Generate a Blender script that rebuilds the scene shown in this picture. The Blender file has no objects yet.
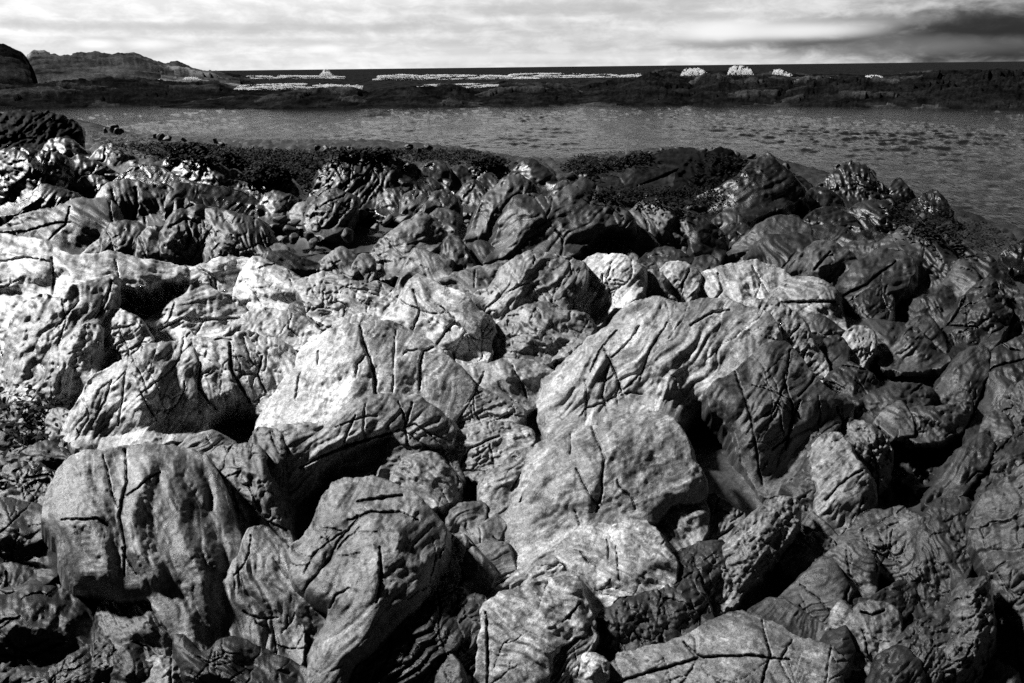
import bpy, math, random
import numpy as np
random.seed(7)
RNG = np.random.default_rng(11)
SC = bpy.context.scene
COL = SC.collection

# ------------------------------------------------------------------ camera model
W, H = 1024, 683
FPX = 700.0
PITCH = math.radians(21.4)
ROLL = math.atan(8 / 694)
EYE = np.array([0.0, 0.0, 3.6])
_f = np.array([0, math.cos(PITCH), -math.sin(PITCH)])
_r0 = np.array([1.0, 0, 0])
_u0 = np.array([0, math.sin(PITCH), math.cos(PITCH)])
_r = _r0 * math.cos(ROLL) - _u0 * math.sin(ROLL)
_u = _u0 * math.cos(ROLL) + _r0 * math.sin(ROLL)

def rays(px, py):
    px = np.asarray(px, float); py = np.asarray(py, float)
    v = _f * FPX + _r * (px - 512)[..., None] + _u * (341.5 - py)[..., None]
    return v / np.linalg.norm(v, axis=-1, keepdims=True)

def pts(s):
    return np.array([[float(c) for c in p.split(',')] for p in s.split()])

def on_plane(px, py, z=0.0):
    r = rays(px, py)
    t = (z - EYE[2]) / r[..., 2]
    return EYE + r * t[..., None]

# ------------------------------------------------------------------ noise
def _hash(ix, iy, seed):
    h = (ix.astype(np.int64) * 374761393 + iy.astype(np.int64) * 668265263 + seed * 2147483647) & 0xFFFFFFFF
    h = ((h ^ (h >> 13)) * 1274126177) & 0xFFFFFFFF
    h = ((h ^ (h >> 16)) * 2246822519) & 0xFFFFFFFF
    return (h ^ (h >> 15)) & 0xFFFFFFFF

def perlin(x, y, seed=0):
    xi = np.floor(x); yi = np.floor(y)
    fx = x - xi; fy = y - yi
    xi = xi.astype(np.int64); yi = yi.astype(np.int64)
    u = fx * fx * fx * (fx * (fx * 6 - 15) + 10)
    v = fy * fy * fy * (fy * (fy * 6 - 15) + 10)
    def g(ix, iy, dx, dy):
        a = _hash(ix, iy, seed) * (2 * math.pi / 4294967296.0)
        return np.cos(a) * dx + np.sin(a) * dy
    n00 = g(xi, yi, fx, fy); n10 = g(xi + 1, yi, fx - 1, fy)
    n01 = g(xi, yi + 1, fx, fy - 1); n11 = g(xi + 1, yi + 1, fx - 1, fy - 1)
    a = n00 + u * (n10 - n00); b = n01 + u * (n11 - n01)
    return (a + v * (b - a)) * 1.41

def fbm(x, y, seed=0, octv=4, gain=0.5):
    s = 0; a = 1.0
    for i in range(octv):
        s = s + a * perlin(x * 2 ** i + 17.3 * i, y * 2 ** i - 9.1 * i, seed + i)
        a *= gain
    return s

def ridged(x, y, seed=0, octv=4, gain=0.5):
    s = 0; a = 1.0
    for i in range(octv):
        s = s + a * (1 - 2 * np.abs(perlin(x * 2 ** i + 3.3 * i, y * 2 ** i + 5.7 * i, seed + i)))
        a *= gain
    return s

def worley(x, y, seed=0):
    xi = np.floor(x).astype(np.int64); yi = np.floor(y).astype(np.int64)
    f1 = np.full(x.shape, 9.0); f2 = np.full(x.shape, 9.0); cid = np.zeros(x.shape)
    for dx in (-1, 0, 1):
        for dy in (-1, 0, 1):
            h = _hash(xi + dx, yi + dy, seed)
            cx = xi + dx + (h & 0xFFFF) / 65536.0
            cy = yi + dy + (h >> 16) / 65536.0
            d = np.hypot(cx - x, cy - y)
            m = d < f1
            f2 = np.where(m, f1, np.minimum(f2, d))
            cid = np.where(m, (h % 1009) / 1009.0, cid)
            f1 = np.where(m, d, f1)
    return f1, f2, cid

def sstep(a, b, x):
    t = np.clip((x - a) / (b - a), 0, 1)
    return t * t * (3 - 2 * t)

# ------------------------------------------------------------------ polygons
def catmull(P, n=5, closed=True):
    out = []
    N = len(P)
    rng = range(N) if closed else range(N - 1)
    for i in rng:
        if closed:
            p0, p1, p2, p3 = P[i - 1], P[i], P[(i + 1) % N], P[(i + 2) % N]
        else:
            p0, p1, p2, p3 = P[max(i - 1, 0)], P[i], P[i + 1], P[min(i + 2, N - 1)]
        for k in range(n):
            t = k / n
            out.append(0.5 * ((2 * p1) + (p2 - p0) * t + (2 * p0 - 5 * p1 + 4 * p2 - p3) * t * t + (3 * p1 - p0 - 3 * p2 + p3) * t ** 3))
    if not closed:
        out.append(P[-1])
    return np.array(out)

def seg_dist(x, y, A, B):
    dx, dy = B[0] - A[0], B[1] - A[1]
    L = dx * dx + dy * dy + 1e-9
    t = np.clip(((x - A[0]) * dx + (y - A[1]) * dy) / L, 0, 1)
    return np.hypot(x - A[0] - t * dx, y - A[1] - t * dy), t

def line_dist(x, y, P, side=False):
    d = np.full(x.shape, 1e9); w = np.zeros(x.shape); sg = np.zeros(x.shape)
    n = len(P) - 1
    for i in range(n):
        e, t = seg_dist(x, y, P[i], P[i + 1])
        m = e < d
        d = np.where(m, e, d); w = np.where(m, (i + t) / n, w)
        if side:
            cr = (P[i + 1][0] - P[i][0]) * (y - P[i][1]) - (P[i + 1][1] - P[i][1]) * (x - P[i][0])
            sg = np.where(m, np.sign(cr), sg)
    return (d, w, sg) if side else (d, w)

def poly_sd(x, y, P):
    d = np.full(x.shape, 1e9); ins = np.zeros(x.shape, bool)
    n = len(P)
    for i in range(n):
        A, B = P[i], P[(i + 1) % n]
        e, _ = seg_dist(x, y, A, B)
        d = np.minimum(d, e)
        if A[1] != B[1]:
            c = ((A[1] > y) != (B[1] > y)) & (x < (B[0] - A[0]) * (y - A[1]) / (B[1] - A[1]) + A[0])
            ins ^= c
    return np.where(ins, d, -d)

# ------------------------------------------------------------------ terrain
WLINE_PX = pts('-30,116 30,117 90,121 160,139 240,146 330,149 430,149 500,157 560,166 610,158 690,153 760,163 830,172 890,190 950,207 1000,220 1060,240')
_wl = on_plane(WLINE_PX[:, 0], WLINE_PX[:, 1])[:, :2]
_wl = np.vstack([[-140, 60], [-75, 52], _wl, [26, 10], [32, 0], [40, -30]])
_land = np.vstack([_wl, [40, -60], [-140, -60]])

def zground(x, y):
    sd = poly_sd(x, y, _land)
    return np.where(sd > 0, 1.95 * (1 - np.exp(-np.maximum(sd, 0) / 7.0)), 0.16 * np.maximum(sd, -12))

_gx = np.arange(-104, 1137, 8.0); _gy = np.arange(104, 777, 8.0)
def _build_dg():
    X, Y = np.meshgrid(_gx, _gy)
    R = rays(X, Y)
    ts = np.geomspace(1.0, 90.0, 150)
    lo = np.full(X.shape, 90.0); done = np.zeros(X.shape, bool)
    prev = 0.8
    for t in ts:
        P = EYE + R * t
        hit = (~done) & (P[..., 2] < np.maximum(zground(P[..., 0], P[..., 1]), -0.02))
        lo[hit] = (t + prev) / 2
        done |= hit
        prev = t
    for it in range(6):   # refine
        P = EYE + R * lo[..., None]
        f = P[..., 2] - np.maximum(zground(P[..., 0], P[..., 1]), -0.02)
        lo = lo - np.clip(f / R[..., 2], -0.3, 0.3) * 0.8
    return lo
DGRID = _build_dg()

def DG(px, py):
    fx = np.clip((np.asarray(px, float) - _gx[0]) / 8, 0, len(_gx) - 1.001)
    fy = np.clip((np.asarray(py, float) - _gy[0]) / 8, 0, len(_gy) - 1.001)
    i = fx.astype(int); j = fy.astype(int); u = fx - i; v = fy - j
    return (DGRID[j, i] * (1 - u) + DGRID[j, i + 1] * u) * (1 - v) + (DGRID[j + 1, i] * (1 - u) + DGRID[j + 1, i + 1] * u) * v

# ------------------------------------------------------------------ objects
def tag(o, label=None, cat=None, group=None, kind=None):
    if label: o['label'] = label
    if cat: o['category'] = cat
    if group: o['group'] = group
    if kind: o['kind'] = kind
    return o

def link_mesh(name, verts, faces, mat, origin=None, attrs=None, smooth=True):
    verts = np.asarray(verts, np.float64); faces = np.asarray(faces, np.int32)
    if origin is None: origin = np.zeros(3)
    me = bpy.data.meshes.new(name)
    k = faces.shape[1]
    me.vertices.add(len(verts)); me.loops.add(faces.size); me.polygons.add(len(faces))
    me.vertices.foreach_set('co', (verts - origin).astype(np.float32).ravel())
    me.loops.foreach_set('vertex_index', faces.ravel())
    me.polygons.foreach_set('loop_start', np.arange(0, faces.size, k, dtype=np.int32))
    me.polygons.foreach_set('loop_total', np.full(len(faces), k, np.int32))
    me.polygons.foreach_set('use_smooth', np.full(len(faces), smooth))
    for an, av in (attrs or {}).items():
        a = me.attributes.new(an, 'FLOAT', 'POINT')
        a.data.foreach_set('value', np.asarray(av, np.float32))
    me.update(calc_edges=True)
    me.materials.append(mat)
    o = bpy.data.objects.new(name, me)
    o.location = origin
    COL.objects.link(o)
    return o

def grid_faces(nr, nc, wrap=False):
    i, j = np.meshgrid(np.arange(nr - 1), np.arange(nc - 1), indexing='ij')
    a = (i * nc + j).ravel()
    return np.stack([a, a + 1, a + nc + 1, a + nc], 1)

# ------------------------------------------------------------------ materials
def rock_material(name, fine, rough_dry=0.72, rough_wet=0.22, bump=0.5, spec=None):
    m = bpy.data.materials.new(name); m.use_nodes = True
    nt = m.node_tree; N = nt.nodes; L = nt.links
    bs = N['Principled BSDF']
    tc = N.new('ShaderNodeTexCoord'); geo = N.new('ShaderNodeNewGeometry')
    at = N.new('ShaderNodeAttribute'); at.attribute_name = 'tone'
    aw = N.new('ShaderNodeAttribute'); aw.attribute_name = 'wet'
    def noise(scale, detail, rough=0.6):
        n = N.new('ShaderNodeTexNoise'); n.inputs['Scale'].default_value = scale
        n.inputs['Detail'].default_value = detail; n.inputs['Roughness'].default_value = rough
        L.new(geo.outputs['Position'], n.inputs['Vector']); return n
    def ramp(src, a, b, lo, hi):
        r = N.new('ShaderNodeMapRange'); L.new(src, r.inputs['Value'])
        r.inputs['From Min'].default_value = a; r.inputs['From Max'].default_value = b
        r.inputs['To Min'].default_value = lo; r.inputs['To Max'].default_value = hi
        return r.outputs['Result']
    def mul(a, b, op='MULTIPLY'):
        x = N.new('ShaderNodeMath'); x.operation = op
        for k, s in enumerate((a, b)):
            if hasattr(s, 'links'): L.new(s, x.inputs[k])
            else: x.inputs[k].default_value = s
        return x.outputs[0]
    n1 = noise(fine, 8, 0.72); n2 = noise(fine * 5.3, 5, 0.7); n3 = noise(fine * 0.25, 6, 0.65)
    g1 = ramp(n1.outputs['Fac'], 0.34, 0.66, 0.55, 1.45)
    g2 = ramp(n2.outputs['Fac'], 0.34, 0.64, 0.4, 1.5)
    g3 = ramp(n3.outputs['Fac'], 0.3, 0.7, 0.88, 1.12)
    # dark lichen flecks with their own shape
    vo = N.new('ShaderNodeTexNoise'); vo.inputs['Scale'].default_value = fine * 2.2; vo.inputs['Detail'].default_value = 4; vo.inputs['Roughness'].default_value = .8
    L.new(geo.outputs['Position'], vo.inputs['Vector'])
    fl = ramp(vo.outputs['Fac'], 0.36, 0.42, 0.35, 1.0)
    t = mul(mul(mul(mul(at.outputs['Fac'], g1), g2), g3), fl)
    cc = N.new('ShaderNodeCombineColor'); 
    for k in range(3): L.new(t, cc.inputs[k])
    L.new(cc.outputs['Color'], bs.inputs['Base Color'])
    rr = ramp(mul(aw.outputs['Fac'], ramp(n3.outputs['Fac'], 0.35, 0.65, 0.7, 1.2)), 0, 1, rough_dry, rough_wet)
    L.new(rr, bs.inputs['Roughness'])
    sl_ = ramp(aw.outputs['Fac'], 0, .5, .03, .5); 
    if spec is None: L.new(sl_, bs.inputs['Specular IOR Level'])
    else: bs.inputs['Specular IOR Level'].default_value = spec
    hb = mul(mul(n1.outputs['Fac'], 1.0), mul(n2.outputs['Fac'], 0.45), 'ADD')
    hb = mul(hb, mul(fl, 0.25), 'ADD')
    bp = N.new('ShaderNodeBump'); bp.inputs['Strength'].default_value = bump; bp.inputs['Distance'].default_value = 0.35 / fine
    L.new(hb, bp.inputs['Height']); L.new(bp.outputs['Normal'], bs.inputs['Normal'])
    return m

def plain_material(name, v, rough=0.8, noise_scale=None, bump=0.0, spec=0.4):
    m = bpy.data.materials.new(name); m.use_nodes = True
    nt = m.node_tree; N = nt.nodes; L = nt.links; bs = N['Principled BSDF']
    bs.inputs['Roughness'].default_value = rough
    bs.inputs['Specular IOR Level'].default_value = spec
    bs.inputs['Base Color'].default_value = (v, v, v, 1)
    if noise_scale:
        g = N.new('ShaderNodeNewGeometry'); n = N.new('ShaderNodeTexNoise')
        n.inputs['Scale'].default_value = noise_scale; n.inputs['Detail'].default_value = 8; n.inputs['Roughness'].default_value = .7
        L.new(g.outputs['Position'], n.inputs['Vector'])
        r = N.new('ShaderNodeMapRange'); L.new(n.outputs['Fac'], r.inputs['Value'])
        r.inputs['From Min'].default_value = .35; r.inputs['From Max'].default_value = .68
        r.inputs['To Min'].default_value = v * .3; r.inputs['To Max'].default_value = v * 1.9
        c = N.new('ShaderNodeCombineColor')
        for k in range(3): L.new(r.outputs['Result'], c.inputs[k])
        L.new(c.outputs['Color'], bs.inputs['Base Color'])
        if bump:
            b = N.new('ShaderNodeBump'); b.inputs['Strength'].default_value = bump; b.inputs['Distance'].default_value = .5 / noise_scale
            L.new(n.outputs['Fac'], b.inputs['Height']); L.new(b.outputs['Normal'], bs.inputs['Normal'])
    return m

M_NEAR = rock_material('rock_near', 62.0, bump=0.5)
M_MID = rock_material('rock_mid', 34.0, bump=0.45)
M_BACK = rock_material('rock_back', 16.0, bump=0.3)
def rock_mat_for(D): return M_NEAR if D < 6.0 else (M_MID if D < 12 else M_BACK)

# ------------------------------------------------------------------ one rock from its outline
ROCKS = []
BSCALE = .58
CONVEX = .34
LOWER = 1.4
def R(name, cat, label, outline, e=48, yaw=0, b=0.9, a=0.3, w=0.1, cr=(), cz=(), st=None, sharp=0, lift=0.0, nz=1.0, ck=.6, base=None, edge=0.45, stain_shade=(), group=None):
    ROCKS.append(dict(name=name, cat=cat, label=label, outline=outline, e=e, yaw=yaw, b=b, a=a, w=w, cr=cr, cz=cz, st=st, sharp=sharp,
                      lift=lift, nz=nz, ck=ck, base=base, edge=edge, stain_shade=stain_shade, group=group))

def fractures(rs, P, inr, ang, ck, size):
    out = []
    n = int(1 + inr * ck / 5.0)
    lo, hi = P.min(0), P.max(0)
    for _ in range(n):
        p = lo + rs.random(2) * (hi - lo)
        a = math.radians(rs.choice([ang, ang, -52, 66, 80]) + rs.normal(0, 11))
        L = inr * rs.uniform(.4, 2.4)
        w = rs.choice([.55, .7, .85, 1.1, 1.5]) * rs.uniform(.85, 1.15) * min(1.0, .45 + inr / 45)
        def walk(p, a, L, w, depth):
            line = [p]; d = 0
            while d < L:
                stp = rs.uniform(3.0, 8.0) * min(1, .4 + inr / 40)
                a += rs.normal(0, .15)
                p = p + stp * np.array([math.cos(a), math.sin(a)]); d += stp
                line.append(p)
                if depth < 2 and rs.random() < .16:
                    walk(p, a + rs.choice([-1, 1]) * rs.uniform(.5, 1.1), L * rs.uniform(.25, .5), w * .75, depth + 1)
                if rs.random() < .10: a += rs.choice([-1, 1]) * rs.uniform(.3, .7)
            out.append((np.array(line), w))
        walk(p, a, L, w, 0)
    return out

COMP = np.full((int(800 / 4) + 1, int(1280 / 4) + 1), np.inf)
CX0, CY0 = -120, 60

COMP_B = None
FUSE = .68
def blurred_comp():
    has = np.isfinite(COMP)
    gx = CX0 + 4.0 * np.arange(COMP.shape[1]); gy = CY0 + 4.0 * np.arange(COMP.shape[0])
    PX, PY = np.meshgrid(gx, gy)
    A = np.where(has, COMP, DG(PX, np.maximum(PY, 108)))
    for _ in range(2):
        B = np.pad(A, 2, mode='edge'); A = sum(B[i:i + A.shape[0], j:j + A.shape[1]] for i in range(5) for j in range(5)) / 25
    return A

def build_rock(r, seed, coarse=False):
    P0 = pts(r['outline'])
    P = P0 if r['sharp'] else catmull(P0, 5)
    x0, y0 = P.min(0); x1, y1 = P.max(0)
    size = max(x1 - x0, y1 - y0)
    # coarse inflation
    n = 44
    pad = 0.08 * size
    cs = (size + 2 * pad) / n
    cx = x0 - pad + cs * (np.arange(int((x1 - x0 + 2 * pad) / cs) + 2)); cy = y0 - pad + cs * (np.arange(int((y1 - y0 + 2 * pad) / cs) + 2))
    CX, CY = np.meshgrid(cx, cy)
    SDc = poly_sd(CX, CY, P)
    inr = max(SDc.max(), 2.0)
    mask = SDc > 0
    u = np.zeros(CX.shape)
    for _ in range(260):
        s = np.zeros_like(u)
        s[1:-1, 1:-1] = (u[:-2, 1:-1] + u[2:, 1:-1] + u[1:-1, :-2] + u[1:-1, 2:]) * .25
        u = np.where(mask, s + 0.25, 0)
    u = u / max(u.max(), 1e-6)
    # fine grid
    m = min(0.10 * inr, 4) + 2.5
    st = 3.0 if coarse else (1.0 if size < 200 else 1.12)
    if y0 > 683 + 40 or x0 > 1100: return None
    gx = np.arange(max(x0 - m - st, -90), min(x1 + m + st, 1110), st); gy = np.arange(y0 - m - st, min(y1 + m + st, 735), st)
    X, Y = np.meshgrid(gx, gy)
    nzk = r['nz']
    wl = max(inr * 0.8, 6)
    wa = min(0.10 * inr, 5.0) * nzk
    wx = wa * fbm(X / wl, Y / wl, seed, 3) + 0.8 * nzk * perlin(X / 5.0, Y / 5.0, seed + 41)
    wy = wa * fbm(X / wl + 31, Y / wl - 7, seed + 5, 3) + 0.8 * nzk * perlin(X / 5.0 + 9, Y / 5.0, seed + 43)
    if r['sharp']: wx *= .5; wy *= .5
    sd = poly_sd(X + wx, Y + wy, P) + 2.5 + min(0.05 * inr, 2.0)
    fx = np.clip((X - cx[0]) / cs, 0, len(cx) - 1.001); fy = np.clip((Y - cy[0]) / cs, 0, len(cy) - 1.001)
    i = fx.astype(int); j = fy.astype(int); a_ = fx - i; b_ = fy - j
    U = (u[j, i] * (1 - a_) + u[j, i + 1] * a_) * (1 - b_) + (u[j + 1, i] * (1 - a_) + u[j + 1, i + 1] * a_) * b_
    # base depth: a leaning plane through the foot of the rock
    if r['base'] is not None: bx, by = r['base']
    else: bx, by = (x0 + x1) / 2, y1 - 0.06 * (y1 - y0)
    by = min(by, 720)
    Db = float(DG(np.array(bx), np.array(by)))
    R0 = rays(np.array(bx), np.array(by)); A = EYE + R0 * Db
    hd = -R0.copy(); hd[2] = 0; hd /= np.linalg.norm(hd)
    ya = math.radians(r['yaw']); c, s_ = math.cos(ya), math.sin(ya)
    hd = np.array([hd[0] * c - hd[1] * s_, hd[0] * s_ + hd[1] * c, 0])
    el = math.radians(r['e'] + 7)
    nrm = hd * math.cos(el) + np.array([0, 0, math.sin(el)])
    RR = rays(X, Y)
    den = RR @ nrm
    den = np.minimum(den, -0.12)
    Dp = ((A - EYE) @ nrm) / den
    Dg = DG(X, Y)
    Dp = np.clip(Dp, np.minimum(0.6 * Dg, 0.75 * Db), None)
    k = 0.03 * Dg
    h = np.clip(0.5 + 0.5 * (Dg - Dp) / k, 0, 1)
    D0 = Dg * (1 - h) + Dp * h - k * h * (1 - h)
    D0 = D0 * (1 - r['lift'])
    mpp = float(Db) / FPX
    mp = D0 / FPX
    # bulge
    We = max(r['edge'] * .5 * inr, 2.5)
    vb = (Y - (y0 * .52 + y1 * .48)) / (.5 * (y1 - y0))
    t = np.clip((sd + LOWER * inr * sstep(.15, .9, vb)) / We, 0, 1)
    U = np.maximum(U, .5 * sstep(-.1, .8, vb) * (sd > -m))
    edge = np.sqrt(np.maximum(1 - (1 - t) ** 2, 0))
    bul = BSCALE * r['b'] * inr * (0.42 * edge + 0.58 * edge * np.sqrt(np.maximum(U, 0)))
    # broad chipped planes, so the stone is not a ball
    rs = np.random.default_rng(seed)
    pk = BSCALE * r['b'] * inr
    mxp = P.mean(0)
    for _ in range(9):
        a0 = rs.uniform(0, 2 * math.pi); sl = rs.uniform(.12, .8) * r['b']
        q = ((X + 3 * wx - mxp[0]) * math.cos(a0) + (Y + 3 * wy - mxp[1]) * math.sin(a0))
        half = .5 * (abs(math.cos(a0)) * (x1 - x0) + abs(math.sin(a0)) * (y1 - y0))
        pl = pk * rs.uniform(.75, 1.0) - sl * (q - half * rs.uniform(-.1, .5))
        kk = .10 * pk + .3
        hh = np.clip(.5 + .5 * (pl - bul) / kk, 0, 1)
        bul = pl * (1 - hh) + bul * hh - kk * hh * (1 - hh)
    inside = sstep(-1, 0.25 * inr + 1.5, sd)
    vy = (Y - (y0 * .52 + y1 * .48)) / (.5 * (y1 - y0))
    bul = bul + CONVEX * inr * r['b'] * (1 - np.where(vy > 0, .12, 1.0) * np.clip(vy, -1.15, 1.15) ** 2)
    # creases
    for (ps, wd, hh) in r['cz']:
        d, _ = line_dist(X + 2 * wx, Y + 2 * wy, catmull(pts(ps), 4, False))
        q = d / wd
        bul = bul + hh * inside * np.where(q < 1.2, np.exp(-1.8 * q * q * (0.6 + .4 * q)) , np.exp(-1.8 * q * q * (0.6 + .4 * q)))
    if not coarse:
        # neighbouring masses run into one another instead of lying loose
        a2 = np.clip((X - CX0) / 4, 0, COMP.shape[1] - 1.01); b2 = np.clip((Y - CY0) / 4, 0, COMP.shape[0] - 1.01)
        i2 = a2.astype(int); j2 = b2.astype(int); u2 = a2 - i2; v2 = b2 - j2
        cb = (COMP_B[j2, i2] * (1 - u2) + COMP_B[j2, i2 + 1] * u2) * (1 - v2) + (COMP_B[j2 + 1, i2] * (1 - u2) + COMP_B[j2 + 1, i2 + 1] * u2) * v2
        df = np.clip((cb - (D0 - bul * mp)) / mp, -1.0 * inr, .4 * inr)
        wf = FUSE * np.exp(-(np.maximum(sd, 0) / (.34 * inr + 3)) ** 2) * (1 - .8 * sstep(.2, -.6, vb) * 1.0 if False else 1 - .8 * np.clip((.2 - vb) / .8, 0, 1))
        bul = bul - df * wf
    # lumps
    nn = 0.075 * wl * fbm(X / (wl * 1.3) + 3, Y / (wl * 1.3), seed + 9, 3, .4) * inside
    far = sstep(10, 20, Db)
    nn += (.9 * far * ridged(X / 10.0, Y / 6.0, seed + 21, 3, .6) + .10 * fbm(X / 5.0, Y / 5.0, seed + 27, 2, .6)) * (.3 + .7 * inside)
    tone = np.ones(X.shape)
    ang, amp, lam = r['st'] or (rs.choice([-55, -40, 30, 60, -20]), .8, max(5, inr * .3))
    if 1:
        ca, sa = math.cos(math.radians(ang)), math.sin(math.radians(ang))
        al = X * ca + Y * sa; ac = -X * sa + Y * ca
        ac = ac + 9 * fbm(X / 45, Y / 45, seed + 51, 2)
        q1 = perlin(al / (lam * 9), ac / lam, seed + 53) + .6 * perlin(al / (lam * 5), ac / (lam * .45), seed + 54)
        q2 = 1 - np.abs(perlin(al / (lam * 7), ac / (lam * 1.6), seed + 55)) * 2
        q3 = np.abs(perlin(al / (lam * 8), ac / (lam * 1.15), seed + 56)) * 2.2 - .6 + .3 * np.abs(perlin(al / (lam * 4), ac / (lam * .5), seed + 59))
        nn += amp * min(1.0, .35 + inr / 50) * (2.0 * q3 + 1.1 * q1 - 0.9 * np.clip(q2 - .72, 0, 1) * 3.0) * inside
        tone *= 1 + 0.30 * np.clip(amp, 0, 1.2) * q1
        fine = perlin(al / 26, ac / 2.6, seed + 57) + .7 * perlin(al / 14, ac / 1.4, seed + 58)
        tone *= 1 + .36 * fine
        nn += .22 * np.clip(amp, .2, 1) * fine * inside
    bul = bul + nn * nzk
    # cracks: traced, then a loose network of hairlines
    trench = np.zeros(X.shape)
    jx = 0.8 * perlin(X / 5, Y / 5, seed + 61) + 1.0 * perlin(X / 22, Y / 22, seed + 62); jy = 0.8 * perlin(X / 5 + 50, Y / 5, seed + 63) + 1.0 * perlin(X / 22, Y / 22 + 9, seed + 64)
    frs = fractures(rs, P, inr, ang, r['ck'], size) if inr > 6 else []
    for cspec in list(r['cr']) + frs:
        if isinstance(cspec, tuple): cs_, wd = cspec
        else: cs_, wd = cspec, 1.5
        C = pts(cs_) if isinstance(cs_, str) else cs_
        bb = (X > C[:, 0].min() - 26) & (X < C[:, 0].max() + 26) & (Y > C[:, 1].min() - 26) & (Y < C[:, 1].max() + 26)
        if not bb.any(): continue
        d, tt, sg = line_dist(X[bb] + jx[bb], Y[bb] + jy[bb], C, True)
        ww = wd * (0.55 + 0.75 * np.sin(np.pi * np.clip(tt, .06, .94)) ** .5) * (1 + .5 * perlin(X[bb] / 9, Y[bb] / 9, seed + 66))
        v = np.clip(1.3 - d / np.maximum(ww * .58, .35), 0, 1)
        trench[bb] = np.maximum(trench[bb], v * wd * 4.5)
        bul[bb] += sg * np.exp(-d / (3 + 5 * wd)) * wd * .55 * np.sin(np.pi * np.clip(tt, .02, .98)) * rs.choice([-1, 1])
        lip = np.exp(-(d / (wd * 3.0)) ** 2) * wd * 0.3
        bul[bb] -= lip
    if r['ck'] > .9 and inr > 9:
        cell = max(inr * 0.75, 13) / r['ck'] ** .5
        kx = X + 9 * fbm(X / 40, Y / 40, seed + 71, 2) + 2 * perlin(X / 8, Y / 8, seed + 72); ky = Y + 9 * fbm(X / 40, Y / 40 + 77, seed + 73, 2) + 2 * perlin(X / 8, Y / 8, seed + 74)
        f1, f2, cid = worley(kx / cell, ky / (cell * 1.35), seed + 75)
        ed = (f2 - f1) * cell * .6
        gate = sstep(0.0, 0.35, perlin(X / (cell * .9), Y / (cell * .9), seed + 76) + 0.1)
        trench = np.maximum(trench, np.clip(1.2 - ed / 1.0, 0, 1) * gate * 3.4 * min(1, inr / 30) * min(1, r['ck']))
        bul += (cid - .5) * 1.3 * min(1, r['ck']) * min(1, inr / 45) * inside
        # hairlines
        f1, f2, cid2 = worley(kx / (cell * .42) + 5, ky / (cell * .5), seed + 78)
        ed = (f2 - f1) * cell * .25
        gate = sstep(0.05, 0.4, perlin(X / (cell * .7) + 40, Y / (cell * .7), seed + 79))
        trench = np.maximum(trench, np.clip(1.15 - ed / .8, 0, 1) * gate * 1.8 * min(1, inr / 26) * min(1, r['ck']))
    # tone: mottling and stains of the stone, some patches painting shaded sides darker
    tone *= 1 + 0.12 * fbm(X / 24, Y / 24, seed + 81, 3, .6)
    pt = fbm(al / 75, ac / 22, seed + 82, 5, .62)
    tone *= 1 - .36 * sstep(.05, .6, pt)
    tone *= 1 + .3 * sstep(.25, .6, -pt)
    tone *= 1 + 0.22 * fbm(X / 5, Y / 5, seed + 84, 2, .7)
    sp = fbm(X / 10.0, Y / 10.0, seed + 87, 4, .75)
    tone *= np.where(sp < -.55, .55, 1)
    for (sx, sy, rx, ry, f) in r['stain_shade']:
        q = np.hypot((X - sx) / rx, (Y - sy) / ry) + .5 * fbm(al / 30, ac / 8, seed + 90, 4, .65)
        tone *= 1 + (f - 1) * (1 - sstep(.2, 1.3, q))
    # fractures are cut into the relief depth
    off = bul - trench
    D = D0 - off * mp
    cm = sd > 1
    np.minimum.at(COMP, (np.clip(((Y[cm] - CY0) / 4).round().astype(int), 0, COMP.shape[0] - 1), np.clip(((X[cm] - CX0) / 4).round().astype(int), 0, COMP.shape[1] - 1)), D[cm])
    if coarse: return None
    # the far side falls away behind the outline
    tb = np.clip(-sd / m, 0, 1.6)
    fall = tb ** 0.85 * (1.1 * inr + 2) * mp
    V = EYE + RR * (D + fall)[..., None]
    V[..., 2] -= 0.22 * fall
    keep = sd > -m
    kf = keep[:-1, :-1] & keep[1:, :-1] & keep[:-1, 1:] & keep[1:, 1:]
    nr, nc = X.shape
    F = grid_faces(nr, nc)[kf.ravel()]
    if len(F) < 4: return None
    used, inv = np.unique(F, return_inverse=True)
    F = inv.reshape(F.shape)[:, ::-1]
    Vv = V.reshape(-1, 3)[used]
    mcx, mcy = (x0 + x1) / 2, (y0 + y1) / 2
    # rock by the water is wetter and blacker; corner vignette also painted into tone
    pale = float(mcx < 440 and 235 < mcy < 420); damp_vignette = .78 + .22 * pale - (.44 + .1 * pale) * float(sstep(7.3, 10.0, Db)); damp_vignette *= 1 - .10 * float(sstep(4.2, 3.0, Db) if Db < 4.2 else 0); damp_vignette *= 1 - .48 * float(sstep(740, 940, mcx)); damp_vignette *= 1 - .35 * float(sstep(230, 60, mcx) * sstep(400, 480, mcy)); damp_vignette *= 1 - .3 * float(sstep(560, 660, mcy) * (mcx < 480)) 
    tn = damp_vignette * (np.clip(np.maximum(tone, .05) ** 1.65, .1, 2.3) * np.maximum(4.2 * r['a'] ** 2.7, .006)).ravel()[used]
    wet = np.clip(max(r['w'] + .3 * float(sstep(7.5, 11, Db)), .40) + .3 * (1 - tone.ravel()[used]), .1, 1) if r['w'] >= 0 else np.zeros(len(used))
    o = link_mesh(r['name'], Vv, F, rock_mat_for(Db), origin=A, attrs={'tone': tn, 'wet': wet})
    tag(o, r['label'], r['cat'], r['group'])
    return o
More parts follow.
